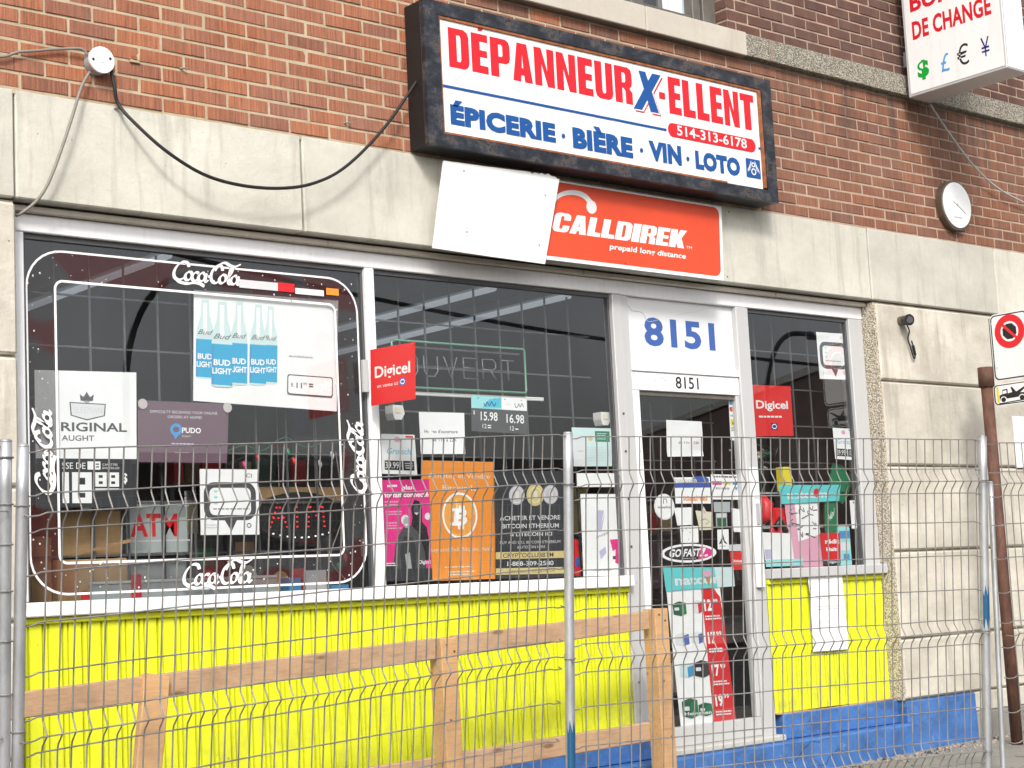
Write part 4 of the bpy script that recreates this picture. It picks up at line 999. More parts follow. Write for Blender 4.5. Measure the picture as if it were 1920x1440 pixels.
# -- black coin poster
P = Sheet('coin_club_poster', 'black coin club poster with three coins and gold strips', 'poster', fourq((2.5069, 1.6905), (2.9774, 1.6995), (2.9376, 1.1574), (2.4766, 1.1650)), 'dark_print', seed=13)
for u, m in ((.30, 'silver_print'), (.56, 'gold_print'), (.78, 'silver_print')):
    P.ell(u, .225, .125 if m == 'gold_print' else .11, .105 if m == 'gold_print' else .09, m, 'coin_picture'); P.ring(u, .225, .085, .07, .005, 'cream_print', 'coin_picture', 22); P.rect(u - .02, .19, u + .03, .26, 'cream_print', 'coin_picture')
P.text('ACHETER ET VENDRE', .06, .42, .92, .46, 'pale_print', .01); P.text('BITCOIN ETHEREUM', .09, .495, .90, .535, 'pale_print', .01); P.text('& LITECOIN ICI', .20, .575, .80, .61, 'pale_print', .01); P.text('BUY AND SELL BITCOIN ETHEREUM', .06, .655, .92, .68, 'light_grey_print', 0); P.text('& LITECOIN HERE', .30, .70, .70, .725, 'light_grey_print', 0)
P.rect(0, .755, 1, .82, 'gold_print', 'gold_strip'); P.text('CRYPTOCLUBBTM', .10, .768, .82, .808, 'dark_print', .01); P.text('1-888-309-2580', .16, .845, .82, .885, 'pale_print', .01); P.rect(0, .905, 1, .965, 'gold_print', 'gold_strip'); P.text('WWW.CRYPTOCLUBBTM.COM', .18, .925, .84, .95, 'dark_print', 0); P.done()
# -- sheets near the door mullion
P = Sheet('permit_sheet', 'white permit sheet with green block left of the door frame', 'notice', fourq((3.0385, 1.9235), (3.3168, 1.9247), (3.3124, 1.7246), (3.0384, 1.7220)), 'pale_aqua', curl=.004, seed=14)
P.rect(.0, .25, .3, 1, 'pale_print', 'pale_block'); P.rect(.58, .08, .96, .36, 'green_print', 'green_block'); P.bars(.62, .13, .92, .32, 4, 'aqua_print', seed=3); P.ell(.46, .28, .06, .06, 'gold_print', 'crest'); P.bars(.3, .5, .95, .9, 6, 'light_grey_print', seed=5, fill=.25); P.bars(.1, .6, .3, .64, 1, 'grey_print'); P.done()
P = Sheet('blank_card', 'blank white card below the permit sheet', 'card', fourq((3.0544, 1.6863), (3.3289, 1.6882), (3.3270, 1.6152), (3.0528, 1.6148)), 'paper_white', seed=15); P.done()
P = Sheet('phone_poster', 'white and pale pink phone poster beside the door frame', 'poster', fourq((3.0725, 1.5791), (3.3552, 1.5788), (3.3399, 1.1523), (3.0629, 1.1560)), 'paper_white', seed=16)
P.poly([(.42, .2), (.58, .2), (.46, .45), (.38, .45)], 'lilac_print', 'phone_picture'); P.poly([(.60, .22), (.44, .46), (.5, .46)], 'silver_print', 'phone_picture'); P.poly([(.42, .70), (.58, .64), (.6, .72), (.45, .80)], 'lilac_print', 'phone_picture'); P.text('mojo', .36, .51, .66, .545, 'charcoal_print', .0, 0, rise=-.06); P.poly([(.70, .56), (.97, .55), (.93, .72), (.90, .86), (.82, .84), (.84, .68), (.76, .7), (.74, .64)], 'pink_print', 'pink_splash'); P.rect(.76, .76, .84, .80, 'charcoal_print', 'pink_splash'); P.bars(.18, .92, .9, .95, 1, 'grey_print', seed=2); P.done()
# ---- door stickers
DY = .1415
def sticker(name, label, quad, m='paper_white', cat='sticker', seed=0, curl=0.): return Sheet(name, label, cat, quad, m, Y=DY, seed=seed, curl=curl, group='stickers on the glass door')
P = sticker('card_decals', 'tall strip of payment card decals at upper right of the door', fourq((4.2509, 2.1227), (4.3041, 2.1185), (4.3027, 1.8787), (4.2450, 1.8806)))
P.rect(.1, .03, .9, .17, 'sky_print', 'card_mark'); P.ell(.35, .27, .28, .06, 'red_print', 'card_mark'); P.ell(.65, .27, .28, .06, 'orange_print', 'card_mark'); P.text('VISA', .1, .40, .9, .45, 'navy_print', .02); P.rect(.12, .50, .88, .66, 'yellow_print', 'card_mark'); P.poly([(.3, .6), (.6, .53), (.75, .6), (.5, .64)], 'charcoal_print', 'card_mark'); P.bars(.1, .69, .9, .80, 3, 'charcoal_print', seed=2); P.done()
P = sticker('phone_card_sign', 'white and blue phone card sign in the middle of the door', fourq((3.7704, 1.6678), (4.0542, 1.6722), (4.0488, 1.5246), (3.7702, 1.5260)))
P.rect(0, .22, 1, .40, 'blue_print', 'blue_band'); P.ell(.72, .12, .25, .16, 'blue_print', 'blue_band'); P.text('natcom', .02, .02, .62, .2, 'light_grey_print', .03); P.text('ideal·tel', .22, .70, .90, .90, 'orange_print', .025); P.done()
P = sticker('minutes_card', 'white card with pink yellow and blue bars on the door', fourq((4.0643, 1.6871), (4.2969, 1.6855), (4.2962, 1.5444), (4.0597, 1.5482)))
P.bars(.05, .06, .95, .14, 1, 'charcoal_print', fill=.8, seed=4); P.rect(.03, .27, .36, .42, 'pink_print', 'bars'); P.rect(.40, .27, .68, .40, 'yellow_print', 'bars'); P.rect(.74, .27, .95, .40, 'sky_print', 'bars'); P.bars(.1, .52, .75, .62, 1, 'grey_print', seed=6, fill=.8); P.poly([(.80, .5), (.92, .5), (.86, .64)], 'sky_print', 'bars'); P.bars(.05, .9, .9, .95, 1, 'light_grey_print'); P.done()
def oval(name, label, c, rx, rz, m, n=30):
    t = thing(name, label, 'sticker', (c[0], DY, c[1] - rz), 'stickers on the glass door')
    MB().prism([(c[0] + rx * math.cos(2 * math.pi * i / n), DY, c[1] + rz * math.sin(2 * math.pi * i / n)) for i in range(n)], (0, .001, 0), m).build('disc', t)
    S = Sheet('', '', '', [(c[0] - rx, c[1] + rz), (c[0] + rx, c[1] + rz), (c[0] + rx, c[1] - rz), (c[0] - rx, c[1] - rz)], None, Y=DY, parent=t); S.root = t
    return S
P = oval('round_sticker', 'round white phone card sticker at left of the door glass', (3.6823, 1.5092), .078, .070, 'paper_white')
P.text('idealtel', .17, .46, .85, .56, 'charcoal_print', .02); P.line([(.46, .38), (.46, .2), (.62, .2), (.62, .36)], .006, 'charcoal_print', 'note_mark'); P.ring(.5, .5, .46, .46, .003, 'light_grey_print', 'rim'); P.done()
P = oval('oval_sticker', 'black white and red oval slogan sticker across the door', (3.8498, 1.2565), .218, .051, 'paper_white')
P.ell(.5, .5, .44, .38, 'black_print', 'field'); P.poly([(.70, .16), (.80, .2), (.90, .34), (.94, .5), (.90, .66), (.82, .78), (.66, .87)], 'pink_print', 'field'); P.text('GO FAST', .15, .27, .72, .68, 'paper_white', .035, .35); P.text('!.', .69, .24, .84, .70, 'paper_white', .04, .3); P.bars(.36, .76, .66, .82, 1, 'light_grey_print', seed=3); P.done()
for nm, lb, q4, m, deco in (
    ('white_sticker', 'plain white square sticker right of the round sticker', ((3.7557, 1.5030), (3.8978, 1.5050), (3.8932, 1.4091), (3.7720, 1.4078)), 'paper_white', None),
    ('white_sticker', 'plain white square sticker just above the oval slogan sticker', ((3.7922, 1.4017), (3.9348, 1.4027), (3.9307, 1.3126), (3.7924, 1.3125)), 'paper_white', 'dots'),
    ('cream_sticker', 'cream cup-shaped sticker with red mark in the door', ((3.9215, 1.4873), (4.0573, 1.4775), (4.0523, 1.3805), (3.9454, 1.3792)), 'cream_print', 'hand'),
    ('grey_sticker', 'grey faded sticker below the colour bar card', ((4.0712, 1.5334), (4.2064, 1.5328), (4.2009, 1.4763), (4.0702, 1.4774)), 'grey_plastic', None),
    ('olive_sticker', 'square olive picture sticker in the door', ((4.0826, 1.4714), (4.1742, 1.4735), (4.1705, 1.3906), (4.0793, 1.3919)), 'grey_print', 'olive'),
    ('lantern_sticker', 'white sticker with black peak drawing near the red tag', ((4.0868, 1.3800), (4.1784, 1.3816), (4.1718, 1.2694), (4.0807, 1.2715)), 'paper_white', 'peak'),
    ('white_sticker', 'torn white sticker at right edge of the door glass', ((4.2120, 1.5000), (4.2908, 1.4905), (4.3002, 1.3619), (4.2208, 1.3661)), 'paper_white', None),
    ('grey_sticker', 'pale grey strip just above the small red tag', ((4.1700, 1.2960), (4.2714, 1.2969), (4.2720, 1.2582), (4.1709, 1.2606)), 'light_grey_print', None)):
    P = sticker(nm, lb, list(q4), m)
    if deco == 'peak': P.poly([(.1, .75), (.5, .25), (.62, .55), (.9, .75), (.6, .68), (.48, .5), (.35, .7)], 'black_print', 'drawing'); P.bars(.15, .82, .85, .88, 1, 'charcoal_print')
    if deco == 'hand': P.poly([(.4, .0), (.5, -.28), (.62, .0), (.62, .2), (.4, .2)], 'cream_print', 'drawing'); P.rect(.44, -.05, .58, .12, 'rose_print', 'drawing'); P.line([(.2, .5), (.5, .4), (.8, .55), (.5, .7)], .004, 'charcoal_print', 'drawing')
    if deco == 'olive': P.rect(.05, .05, .95, .3, 'light_grey_print', 'drawing'); P.rect(.1, .35, .9, .95, 'dark_green', 'drawing')
    if deco == 'dots': [P.ell(random.uniform(.05, .95), random.uniform(.05, .95), .03, .03, 'charcoal_print', 'specks', 6) for _ in range(9)]
    P.done()
P = sticker('red_tag', 'small red phone brand tag at right edge of the door', fourq((4.1791, 1.2545), (4.2894, 1.2548), (4.2838, 1.1540), (4.1780, 1.1543)), 'digi_red'); P.text('Digicel', .1, .42, .92, .58, 'paper_white', .02); P.done()
P = sticker('turquoise_board', 'turquoise phone brand board above the long price board', fourq((3.6416, 1.1849), (4.1972, 1.1714), (4.1999, 1.0653), (3.6548, 1.0570)), 'turquoise_print', seed=3)
P.poly([(.72, 0), (1, 0), (1, 1), (.74, 1)], 'pale_aqua', 'fade'); P.text('natcom', .14, .35, .86, .78, 'pale_print', .03); P.poly([(.56, .35), (.66, .35), (.62, .95)], 'cardboard', 'cone_picture'); P.ell(.61, .3, .055, .16, 'rose_print', 'cone_picture'); P.done()
PB = [(3.6626, 1.0653), (4.0818, 1.0697), (4.1432, 0.3277), (3.7081, 0.3437)]
P = Sheet('price_board', 'long red and white beer price board standing behind the door glass', 'price board', PB, 'paper_white', Y=.146, seed=4)
P.poly([(.64, 0), (.86, 0), (.98, .08), (1.0, .3), (1.0, 1), (.59, 1)], 'red_print', 'red_column')
for v, a, b in ((.09, '12', '99'), (.33, '17', '99'), (.57, '17', '99'), (.79, '19', '99')):
    P.text(a, .66, v, .80, v + .085, 'paper_white', .04, part='prices'); P.text(b, .82, v, .92, v + .03, 'paper_white', .02, part='prices'); P.bars(.64, v + .12, .96, v + .16, 2, 'paper_white', 'small_print', seed=int(v * 100))
def crate(u, v, w, h, m, m2):
    P.poly([(u, v + h * .15), (u + w * .5, v), (u + w, v + h * .12), (u + w, v + h * .85), (u + w * .55, v + h), (u, v + h * .85)], m, 'case_pictures'); P.poly([(u + w * .55, v + h * .25), (u + w, v + h * .12), (u + w, v + h * .85), (u + w * .55, v + h)], m2, 'case_pictures'); P.rect(u + w * .1, v + h * .4, u + w * .45, v + h * .6, 'pale_print', 'case_pictures')
crate(.08, .09, .24, .11, 'dark_green', 'green_print'); crate(.44, .09, .18, .10, 'pale_print', 'red_print'); crate(.06, .32, .25, .10, 'pale_print', 'blue_print'); crate(.36, .32, .22, .09, 'pale_print', 'blue_print'); crate(.08, .55, .25, .10, 'pale_aqua', 'sky_print'); crate(.34, .53, .27, .13, 'black_print', 'dark_print'); crate(.05, .80, .28, .15, 'dark_green', 'green_print'); crate(.34, .84, .24, .10, 'dark_green', 'green_print')
P.text('Heineken', .08, .90, .56, .925, 'pale_print', .02); P.done()

# ---- right window
P = Sheet('red_brand_sticker', 'flat red square phone brand sticker in the narrow right window', 'sticker', fourq((4.4466, 2.2040), (4.7980, 2.2090), (4.7949, 1.9167), (4.4483, 1.9063)), 'digi_red')
P.text('Digicel', .10, .30, .90, .46, 'sign_white', .025); P.bars(.14, .60, .88, .65, 1, 'pale_print', fill=.7); P.rect(.44, .74, .60, .88, 'navy_print', 'emblem'); P.ring(.52, .81, .06, .045, .006, 'sign_white', 'emblem', 6); P.done()
P = Sheet('turquoise_strip', 'turquoise phone brand strip across the narrow right window', 'sign', fourq((4.6317, 1.6294), (5.1940, 1.6306), (5.1677, 1.5351), (4.6386, 1.5188)), 'turquoise_print', curl=.003, seed=2); P.text('natcom', .12, .32, .78, .75, 'pale_print', .03); P.ell(.60, .45, .05, .25, 'red_print', 'red_mark', 14); P.done()
P = Sheet('shirt_poster', 'pale pink poster with black brush lettering in right window', 'poster', fourq((4.6832, 1.5196), (4.9764, 1.5275), (4.9874, 1.1520), (4.7053, 1.1572)), 'paper_white', Y=.152, seed=5)
P.poly([(0, .0), (.3, 0), (.3, .6), (1, .5), (1, 1), (0, 1)], 'rose_print', 'pink_wash')
rr = random.Random(4)
for i in range(16):
    u, v = rr.uniform(.05, .85), rr.uniform(.03, .5); P.line([(p.x, p.y) for p in smoothcurve([(u, v, 0), (u + rr.uniform(-.1, .15), v + rr.uniform(-.02, .08), 0), (u + rr.uniform(0, .2), v + rr.uniform(-.05, .1), 0)], 5)], .006, 'charcoal_print', 'brush_marks')
P.done()
t = thing('green_pennant', 'green pennant with white script hanging in the right window', 'pennant', (5.2, .16, 1.3))
V = [(5.0470, 1.5338), (5.1612, 1.5334), (5.1459, 1.3590), (5.0922, 1.3252), (5.0314, 1.3545)]
MB().prism([(x, .155, z) for x, z in V], (0, .002, 0), 'green_print').build('cloth', t)
G = Sheet('', '', '', [V[0], V[1], V[2], V[4]], None, Y=.154, parent=t); G.text('Hei', .2, .5, .8, .75, 'paper_white', .0, .4, rise=-.3); G.done()
t = thing('green_drape', 'dark green cloth draped at upper right of the right window', 'cloth', (5.3, .2, 1.6))
V = [(5.1529, 1.6477), (5.2018, 1.7666), (5.2865, 1.7546), (5.3627, 1.6645), (5.3153, 1.5675), (5.2588, 1.5195), (5.1737, 1.5678)]; MB().prism([(x, .19, z) for x, z in V], (0, .01, 0), 'green_print').build('cloth', t)
P = Sheet('credit_banner', 'red phone credit banner at the foot of the right window', 'banner', fourq((4.9682, 1.3481), (5.1554, 1.3451), (5.1390, 1.1627), (4.9810, 1.1609)), 'red_print'); P.text('rédit', .22, .2, .95, .34, 'paper_white', .03); P.text('Haïti', .24, .46, .85, .58, 'paper_white', .03); P.rect(0, .86, 1, 1, 'dark_print', 'foot'); P.text('Digicel', .25, .89, .92, .96, 'paper_white', .01); P.done()
def ibox(name, label, cat, x0, x1, y0, y1, z0, z1, m, deco=None, group=None):
    t = thing(name, label, cat, ((x0 + x1) / 2, (y0 + y1) / 2, z0), group); MB().box(x0, x1, y0, y1, z0, z1, m, .003).build('carton', t)
    if deco:
        S = Sheet('', '', '', [(x0, z1), (x1, z1), (x1, z0), (x0, z0)], None, Y=y0 - .0005, parent=t); deco(S); S.done()
    return t
def d1(S): S.rect(.05, .1, .95, .3, 'sky_print'); S.rect(.1, .4, .9, .6, 'pale_print'); S.rect(.3, .7, .8, .85, 'sky_print')
ibox('blue_carton', 'light blue drink carton in the right corner of the window', 'carton', 5.16, 5.27, .16, .24, 1.152, 1.38, 'aqua_print', d1)
ibox('brown_carton', 'small brown cardboard carton above the blue carton', 'carton', 5.18, 5.26, .25, .33, 1.40, 1.56, 'cardboard', lambda S: S.rect(0, .48, 1, .54, 'cardboard_dark', 'tape'))
ibox('yellow_carton', 'small yellow carton behind the turquoise strip', 'carton', 4.75, 4.82, .2, .26, 1.60, 1.74, 'yellow_print', lambda S: S.rect(0, .8, 1, 1, 'red_print'))
t = thing('shelf_rack', 'clear display rack holding cartons in the right window', 'rack', (5.0, .26, 1.09))
for z in (1.39, 1.59): box('rack_shelf', 4.45, 5.32, .19, .36, z - .008, z, 'grey_plastic', t, 0)
for x in (4.46, 5.31): box('rack_upright', x - .006, x + .006, .345, .357, 1.09, 1.6, 'grey_plastic', t, 0)
P = Sheet('hang_tag', 'blank white hang tag at right edge of the narrow window', 'tag', fourq((5.2689, 1.5379), (5.3454, 1.5376), (5.3662, 1.3705), (5.2690, 1.3687)), 'paper_white'); P.ell(.45, .08, .1, .03, 'black_print', 'hole', 10); P.done()
P = Sheet('blank_sheet', 'blank white sheet at lower left of the right window', 'sheet', fourq((4.4605, 1.3597), (4.7096, 1.3495), (4.7218, 1.2021), (4.4716, 1.2027)), 'paper_white', Y=.145); P.rect(.02, .62, .26, .98, 'lilac_print', 'picture'); P.done()
P = Sheet('aqua_strip', 'thin pale aqua strip along the right window sill', 'sign', fourq((4.4750, 1.2026), (4.8013, 1.2031), (4.8017, 1.1631), (4.4754, 1.1635)), 'aqua_print', Y=.145); P.bars(.05, .3, .95, .8, 1, 'pale_print', fill=.6); P.done()
# red headphones blister
t = thing('headphone_pack', 'red and black headphone pack hanging at left of right window', 'pack', (4.5, .2, 1.35))
MB().tube(smoothcurve([(4.43, .2, 1.66), (4.47, .19, 1.62), (4.50, .19, 1.52), (4.52, .19, 1.44)], 6), .018, 'black_plastic', 10).build('headband', t, True)
MB().tube([(4.52, .20, 1.42), (4.545, .19, 1.45), (4.56, .19, 1.52), (4.54, .2, 1.57)], [.02, .045, .045, .02], 'red_print', 12).build('ear_cup', t, True)
MB().box(4.585, 4.72, .17, .2, 1.33, 1.50, 'red_print', .004).build('pack_card', t); MB().tube([(4.60, .168, 1.38), (4.64, .165, 1.43), (4.69, .165, 1.36)], .02, 'black_plastic', 8).build('headphone', t, True)
t = thing('toy_plant', 'small green leafy plant behind the right window', 'plant', (5.0, .6, 1.75)); rr = random.Random(2); lf = MB()
for i in range(60):
    c = Vector((5.0 + rr.gauss(0, .06), .6 + rr.gauss(0, .04), 1.85 + rr.gauss(0, .06))); d = Vector((rr.gauss(0, 1), rr.gauss(0, 1), rr.gauss(0, 1))).normalized() * .03; e = d.orthogonal().normalized() * .012
    lf.add([c - d, c + e, c + d, c - e], [[0, 1, 2, 3]], rr.choice(['green_print', 'dark_green', 'cream_print']))
lf.build('leaves', t); MB().tube([(5, .6, 1.6), (5, .6, 1.85)], .008, 'dark_green', 6).build('stem', t)
MB().tube([(5, .6, 1.09), (5, .6, 1.62)], [.07, .05], 'black_plastic', 12).build('pot', t, True)
# notice taped on the yellow panel
P = Sheet('taped_notice', 'white paper notice taped over the right yellow panel', 'notice', fourq((4.7418, 1.1160), (5.0456, 1.1156), (5.0664, 0.6669), (4.7487, 0.6711)), 'paper_white', Y=.066, curl=.014, seed=8, grid=8)
P.rect(.03, .01, .93, .055, 'navy_print', 'tape'); P.ell(.035, .19, .02, .018, 'blue_print', 'pin', 10); P.bars(.15, .08, .85, .14, 2, 'light_grey_print', seed=2, fill=.35); P.bars(.15, .29, .88, .36, 2, 'grey_print', seed=3, fill=.25); P.bars(.15, .43, .85, .50, 2, 'grey_print', seed=4, fill=.25); P.bars(.1, .61, .8, .66, 2, 'grey_print', seed=5, fill=.25); P.done()

# ---- unlit neon OUVERT
N = thing('neon_sign', 'unlit neon open sign with green tube border in the middle window', 'neon sign', (2.5, .22, 1.9))
na, nb = (1.9622, 2.3293), (2.8063, 2.1026); nx0, nx1, nz1, nz0 = na[0], nb[0], na[1], nb[1]
def rp(x0, x1, z0, z1): return [(x0, .22, z0 + .01), (x0, .22, z1 - .01), (x0 + .01, .22, z1), (x1 - .01, .22, z1), (x1, .22, z1 - .01), (x1, .22, z0 + .01), (x1 - .01, .22, z0), (x0 + .01, .22, z0)]
MB().tube(rp(nx0, nx1, nz0, nz1), .006, 'neon_green_tube', 8, True).build('border_tube', N, True)
lw = (nx1 - nx0 - .1) / 6; zt, zb = nz1 - .065, nz0 + .06; hh = zt - zb
LET = {'O': [[(.2, 0), (.8, 0), (1, .2), (1, .8), (.8, 1), (.2, 1), (0, .8), (0, .2), (.2, 0)]], 'U': [[(0, 1), (0, .25), (.25, 0), (.75, 0), (1, .25), (1, 1)]], 'V': [[(0, 1), (.5, 0), (1, 1)]], 'E': [[(1, 1), (0, 1), (0, 0), (1, 0)], [(0, .52), (.8, .52)]], 'R': [[(0, 0), (0, 1), (.8, 1), (1, .85), (1, .6), (.8, .48), (0, .48)], [(.55, .48), (1, 0)]], 'T': [[(0, 1), (1, 1)], [(.5, 1), (.5, 0)]]}
for i, ch in enumerate('OUVERT'):
    g = MB()
    for st in LET[ch]: g.tube([(nx0 + .07 + i * lw + p * lw * .68, .225, zb + q * hh) for p, q in st], .004, 'neon_white_tube', 6)
    g.build('letter_tube', N, True)
fb = MB(); 
for z in (nz0 - .03, nz0 - .022): fb.tube([(nx0 - .05, .24, z), (nx1 + .13, .24, z)], .006, 'white_plastic', 6)
fb.build('support_rail', N); MB().box(nx0 + .02, nx1 - .02, .235, .245, zb + hh * .48, zb + hh * .52, 'charcoal_print').box(nx0 + .02, nx1 - .02, .235, .245, nz1 - .03, nz1 - .02, 'charcoal_print').build('backing_bar', N)
# motion sensors
for lb, c in (('small white motion sensor below the red flag sign', (1.9578, 1.9780)), ('small white motion sensor above the permit sheet', (3.3203, 1.9857))):
    t = thing('motion_sensor', lb, 'sensor', (c[0], .2, c[1] - .04), 'white motion sensors in the middle window')
    MB().prism([(c[0] - .035, .18, c[1] + .03), (c[0] + .025, .18, c[1] + .03), (c[0] + .035, .18, c[1] - .01), (c[0] + .015, .18, c[1] - .04), (c[0] - .025, .18, c[1] - .04), (c[0] - .035, .18, c[1] - .01)], (0, .06, 0), 'white_plastic').build('housing', t)
    MB().box(c[0] - .02, c[0] + .012, .176, .1795, c[1] - .008, c[1] + .018, 'cream_print', .001).build('lens', t)

# ---- things standing in the left window
def carton(label, x0, x1, y0, y1, z0, z1, m):
    t = thing('cardboard_box', label, 'box', ((x0 + x1) / 2, y0, z0), 'cardboard boxes in the left window'); MB().box(x0, x1, y0, y1, z0, z1, m, .004).build('carton', t)
    MB().box((x0 + x1) / 2 - .004, (x0 + x1) / 2 + .004, y0 - .0015, y0 + .001, z0 + .01, z1 - .005, 'cardboard_dark').build('seam', t); return t
a, b = (0.2794, 1.5245), (0.5556, 1.3328)
t = carton('upper cardboard box with open flap behind the price poster', a[0], b[0], .30, .62, b[1], a[1], 'cardboard')
MB().prism([(a[0], .295, b[1] + .005), (b[0] + .02, .24, b[1] + .07), (b[0] + .02, .24, b[1] + .055), (a[0], .295, b[1] - .008)], (0, .004, 0), 'cardboard_dark').build('flap', t)
a2, b2 = (0.2521, 1.3216), (0.5657, 1.1678)
carton('lower cardboard box on the left window ledge', a2[0], b2[0], .27, .64, 1.091, a2[1], 'cardboard')
carton('dark cardboard box at the far left of the window ledge', .07, a2[0] - .01, .3, .6, 1.091, 1.42, 'cardboard_dark')
a, b = (0.6075, 1.5887), (0.9065, 1.3120)
t = thing('atm_machine', 'grey cash machine top with red letters standing behind the left window', 'cash machine', ((a[0] + b[0]) / 2, .34, .25))
MB().box(a[0], b[0], .34, .80, b[1] + .02, a[1] - .02, 'grey_plastic', .012).build('header', t)
MB().box(a[0] - .02, b[0] + .02, .40, .82, .25, b[1] + .018, 'grey_plastic', .01).build('body', t)
G = Sheet('', '', '', [(a[0], a[1] - .02), (b[0], a[1] - .02), (b[0], b[1] + .02), (a[0], b[1] + .02)], None, Y=.3395, parent=t); G.text('ATM', .04, .24, .80, .66, 'red_print', .03, part='red_letters'); G.rect(0, .08, 1, .11, 'light_grey_print', 'trim_line'); G.rect(0, .72, 1, .75, 'light_grey_print', 'trim_line'); G.done()
MB().box(a[0] + .16, a[0] + .172, .325, .332, 1.1, 1.75, 'black_plastic').build('strap', t)
c = (1.4594, 1.4981)
t = thing('led_sign', 'black oval sign with red dotted letters hanging behind the left window', 'sign', (c[0], .3, c[1] - .12))
MB().prism([(c[0] + .24 * math.cos(2 * math.pi * i / 32), .30, c[1] - .01 + .115 * math.sin(2 * math.pi * i / 32)) for i in range(32)], (0, .03, 0), 'black_plastic').build('oval_board', t)
dots = MB()
def led(x, z, m): dots.box(x - .0032, x + .0032, .294, .2995, z - .0032, z + .0032, m)
def row(x0, z0, x1, z1, k, m='led_red'):
    for i in range(k): led(x0 + (x1 - x0) * i / (k - 1), z0 + (z1 - z0) * i / (k - 1), m)
x, z = c[0] - .165, c[1] - .055
row(x, z, x + .045, z + .11, 6); row(x + .045, z + .11, x + .09, z, 6); row(x + .02, z + .04, x + .07, z + .04, 3); row(x + .105, z + .11, x + .185, z + .11, 5); row(x + .145, z + .09, x + .145, z, 5)
row(x + .205, z, x + .215, z + .11, 6); row(x + .22, z + .09, x + .25, z + .05, 3); row(x + .28, z + .09, x + .255, z + .05, 3); row(x + .285, z + .11, x + .295, z, 6)
for i in range(9): led(c[0] - .15 + .038 * i, c[1] - .085 - .02 * math.sin(i / 8 * math.pi), 'led_white')
dots.build('led_dots', t); MB().tube([(c[0] - .1, .315, c[1] + .09), (c[0] - .1, .315, 2.64)], .002, 'grey_conduit', 5).tube([(c[0] + .1, .315, c[1] + .09), (c[0] + .1, .315, 2.64)], .002, 'grey_conduit', 5).build('hanging_wire', t)
a, b = (1.5289, 1.8870), (1.7723, 1.7688)
ibox('black_monitor', 'black flat monitor hung high behind the left window', 'monitor', a[0], b[0], .45, .5, b[1], a[1], 'black_plastic', lambda S: S.rect(.04, .08, .96, .92, 'dark_print', 'screen'))
a, b = (1.3808, 1.6414), (1.8039, 1.5725)
t = thing('wooden_shelf', 'pale wooden shelf edge above the red dotted sign', 'shelf', (a[0], .5, b[1])); MB().box(a[0] - .02, b[0] + .05, .5, .8, b[1], a[1], 'cardboard', .003).build('board', t); MB().box(a[0], a[0] + .03, .6, .7, .25, b[1] - .001, 'shelf_metal').box(b[0], b[0] + .03, .6, .7, .25, b[1] - .001, 'shelf_metal').build('leg', t)
a, b = (0.3486, 1.2883), (1.2397, 1.1542)
t = thing('grey_board', 'grey plastic board lying along the left window ledge', 'board', (a[0], .17, 1.091)); MB().box(a[0], b[0], .17, .19, 1.091, 1.213, 'grey_plastic', .003).build('panel', t); MB().box(a[0], b[0], .165, .195, 1.2135, 1.225, 'white_plastic', .002).build('top_edge', t)
for i, (px, lb) in enumerate(((.30, 'thin red upright strip at left end of the grey board'), (.525, 'broad red upright strip crossing the grey board'))):
    ibox('red_strip', lb, 'strip', px, px + (.035 if i == 0 else .045), .155, .1645, 1.092, 1.19 + .06 * i, 'red_print')
for i, (xa, xb, zz, m, lb) in enumerate(((1.31, 1.375, 1.21, 'sky_print', 'small blue pack left of the white bracket'), (1.40, 1.52, 1.24, 'light_grey_print', 'pale grey bin on the ledge near the mullion'), (1.385, 1.398, 1.25, 'red_print', 'narrow red pack between blue pack and bin'), (1.545, 1.64, 1.17, 'sky_print', 'flat blue pack close to the mullion'))):
    ibox('ledge_pack', lb, 'pack', xa, xb, .18 + .012 * (i % 2), .26, 1.091, zz, m)
# Christmas light string
FL = thing('fairy_lights', 'tangled Christmas light string with small lamps in left window', 'light string', (1.4, .2, 1.7))
w1 = smoothcurve([(.95, .2, 1.74), (1.1, .2, 1.80), (1.2, .19, 1.78), (1.32, .2, 1.84), (1.45, .21, 1.80), (1.56, .2, 1.83), (1.66, .2, 1.80)], 6); w2 = smoothcurve([(1.02, .2, 1.71), (1.15, .2, 1.76), (1.3, .2, 1.72), (1.42, .2, 1.78), (1.55, .21, 1.72), (1.68, .2, 1.76)], 6)
MB().tube(w1, .0025, 'dark_green', 5).tube(w2, .0025, 'black_rubber', 5).tube(smoothcurve([(1.6, .2, 1.78), (1.62, .19, 1.5), (1.55, .2, 1.3), (1.62, .2, 1.2)], 6), .003, 'grey_conduit', 5).build('cord', FL)
for i, (x, z, m) in enumerate(((1.17, 1.76, 'red_print'), (1.33, 1.79, 'green_print'), (1.36, 1.75, 'red_print'), (1.57, 1.78, 'pale_print'), (1.1, 1.73, 'pink_print'), (1.5, 1.74, 'silver_print'), (1.62, 1.31, 'red_print'), (1.58, 1.27, 'green_print'))):
    MB().tube([(x, .19, z), (x + .004, .188, z - .02), (x + .006, .187, z - .035)], [.006, .009, .003], m, 8).build('lamp', FL, True)

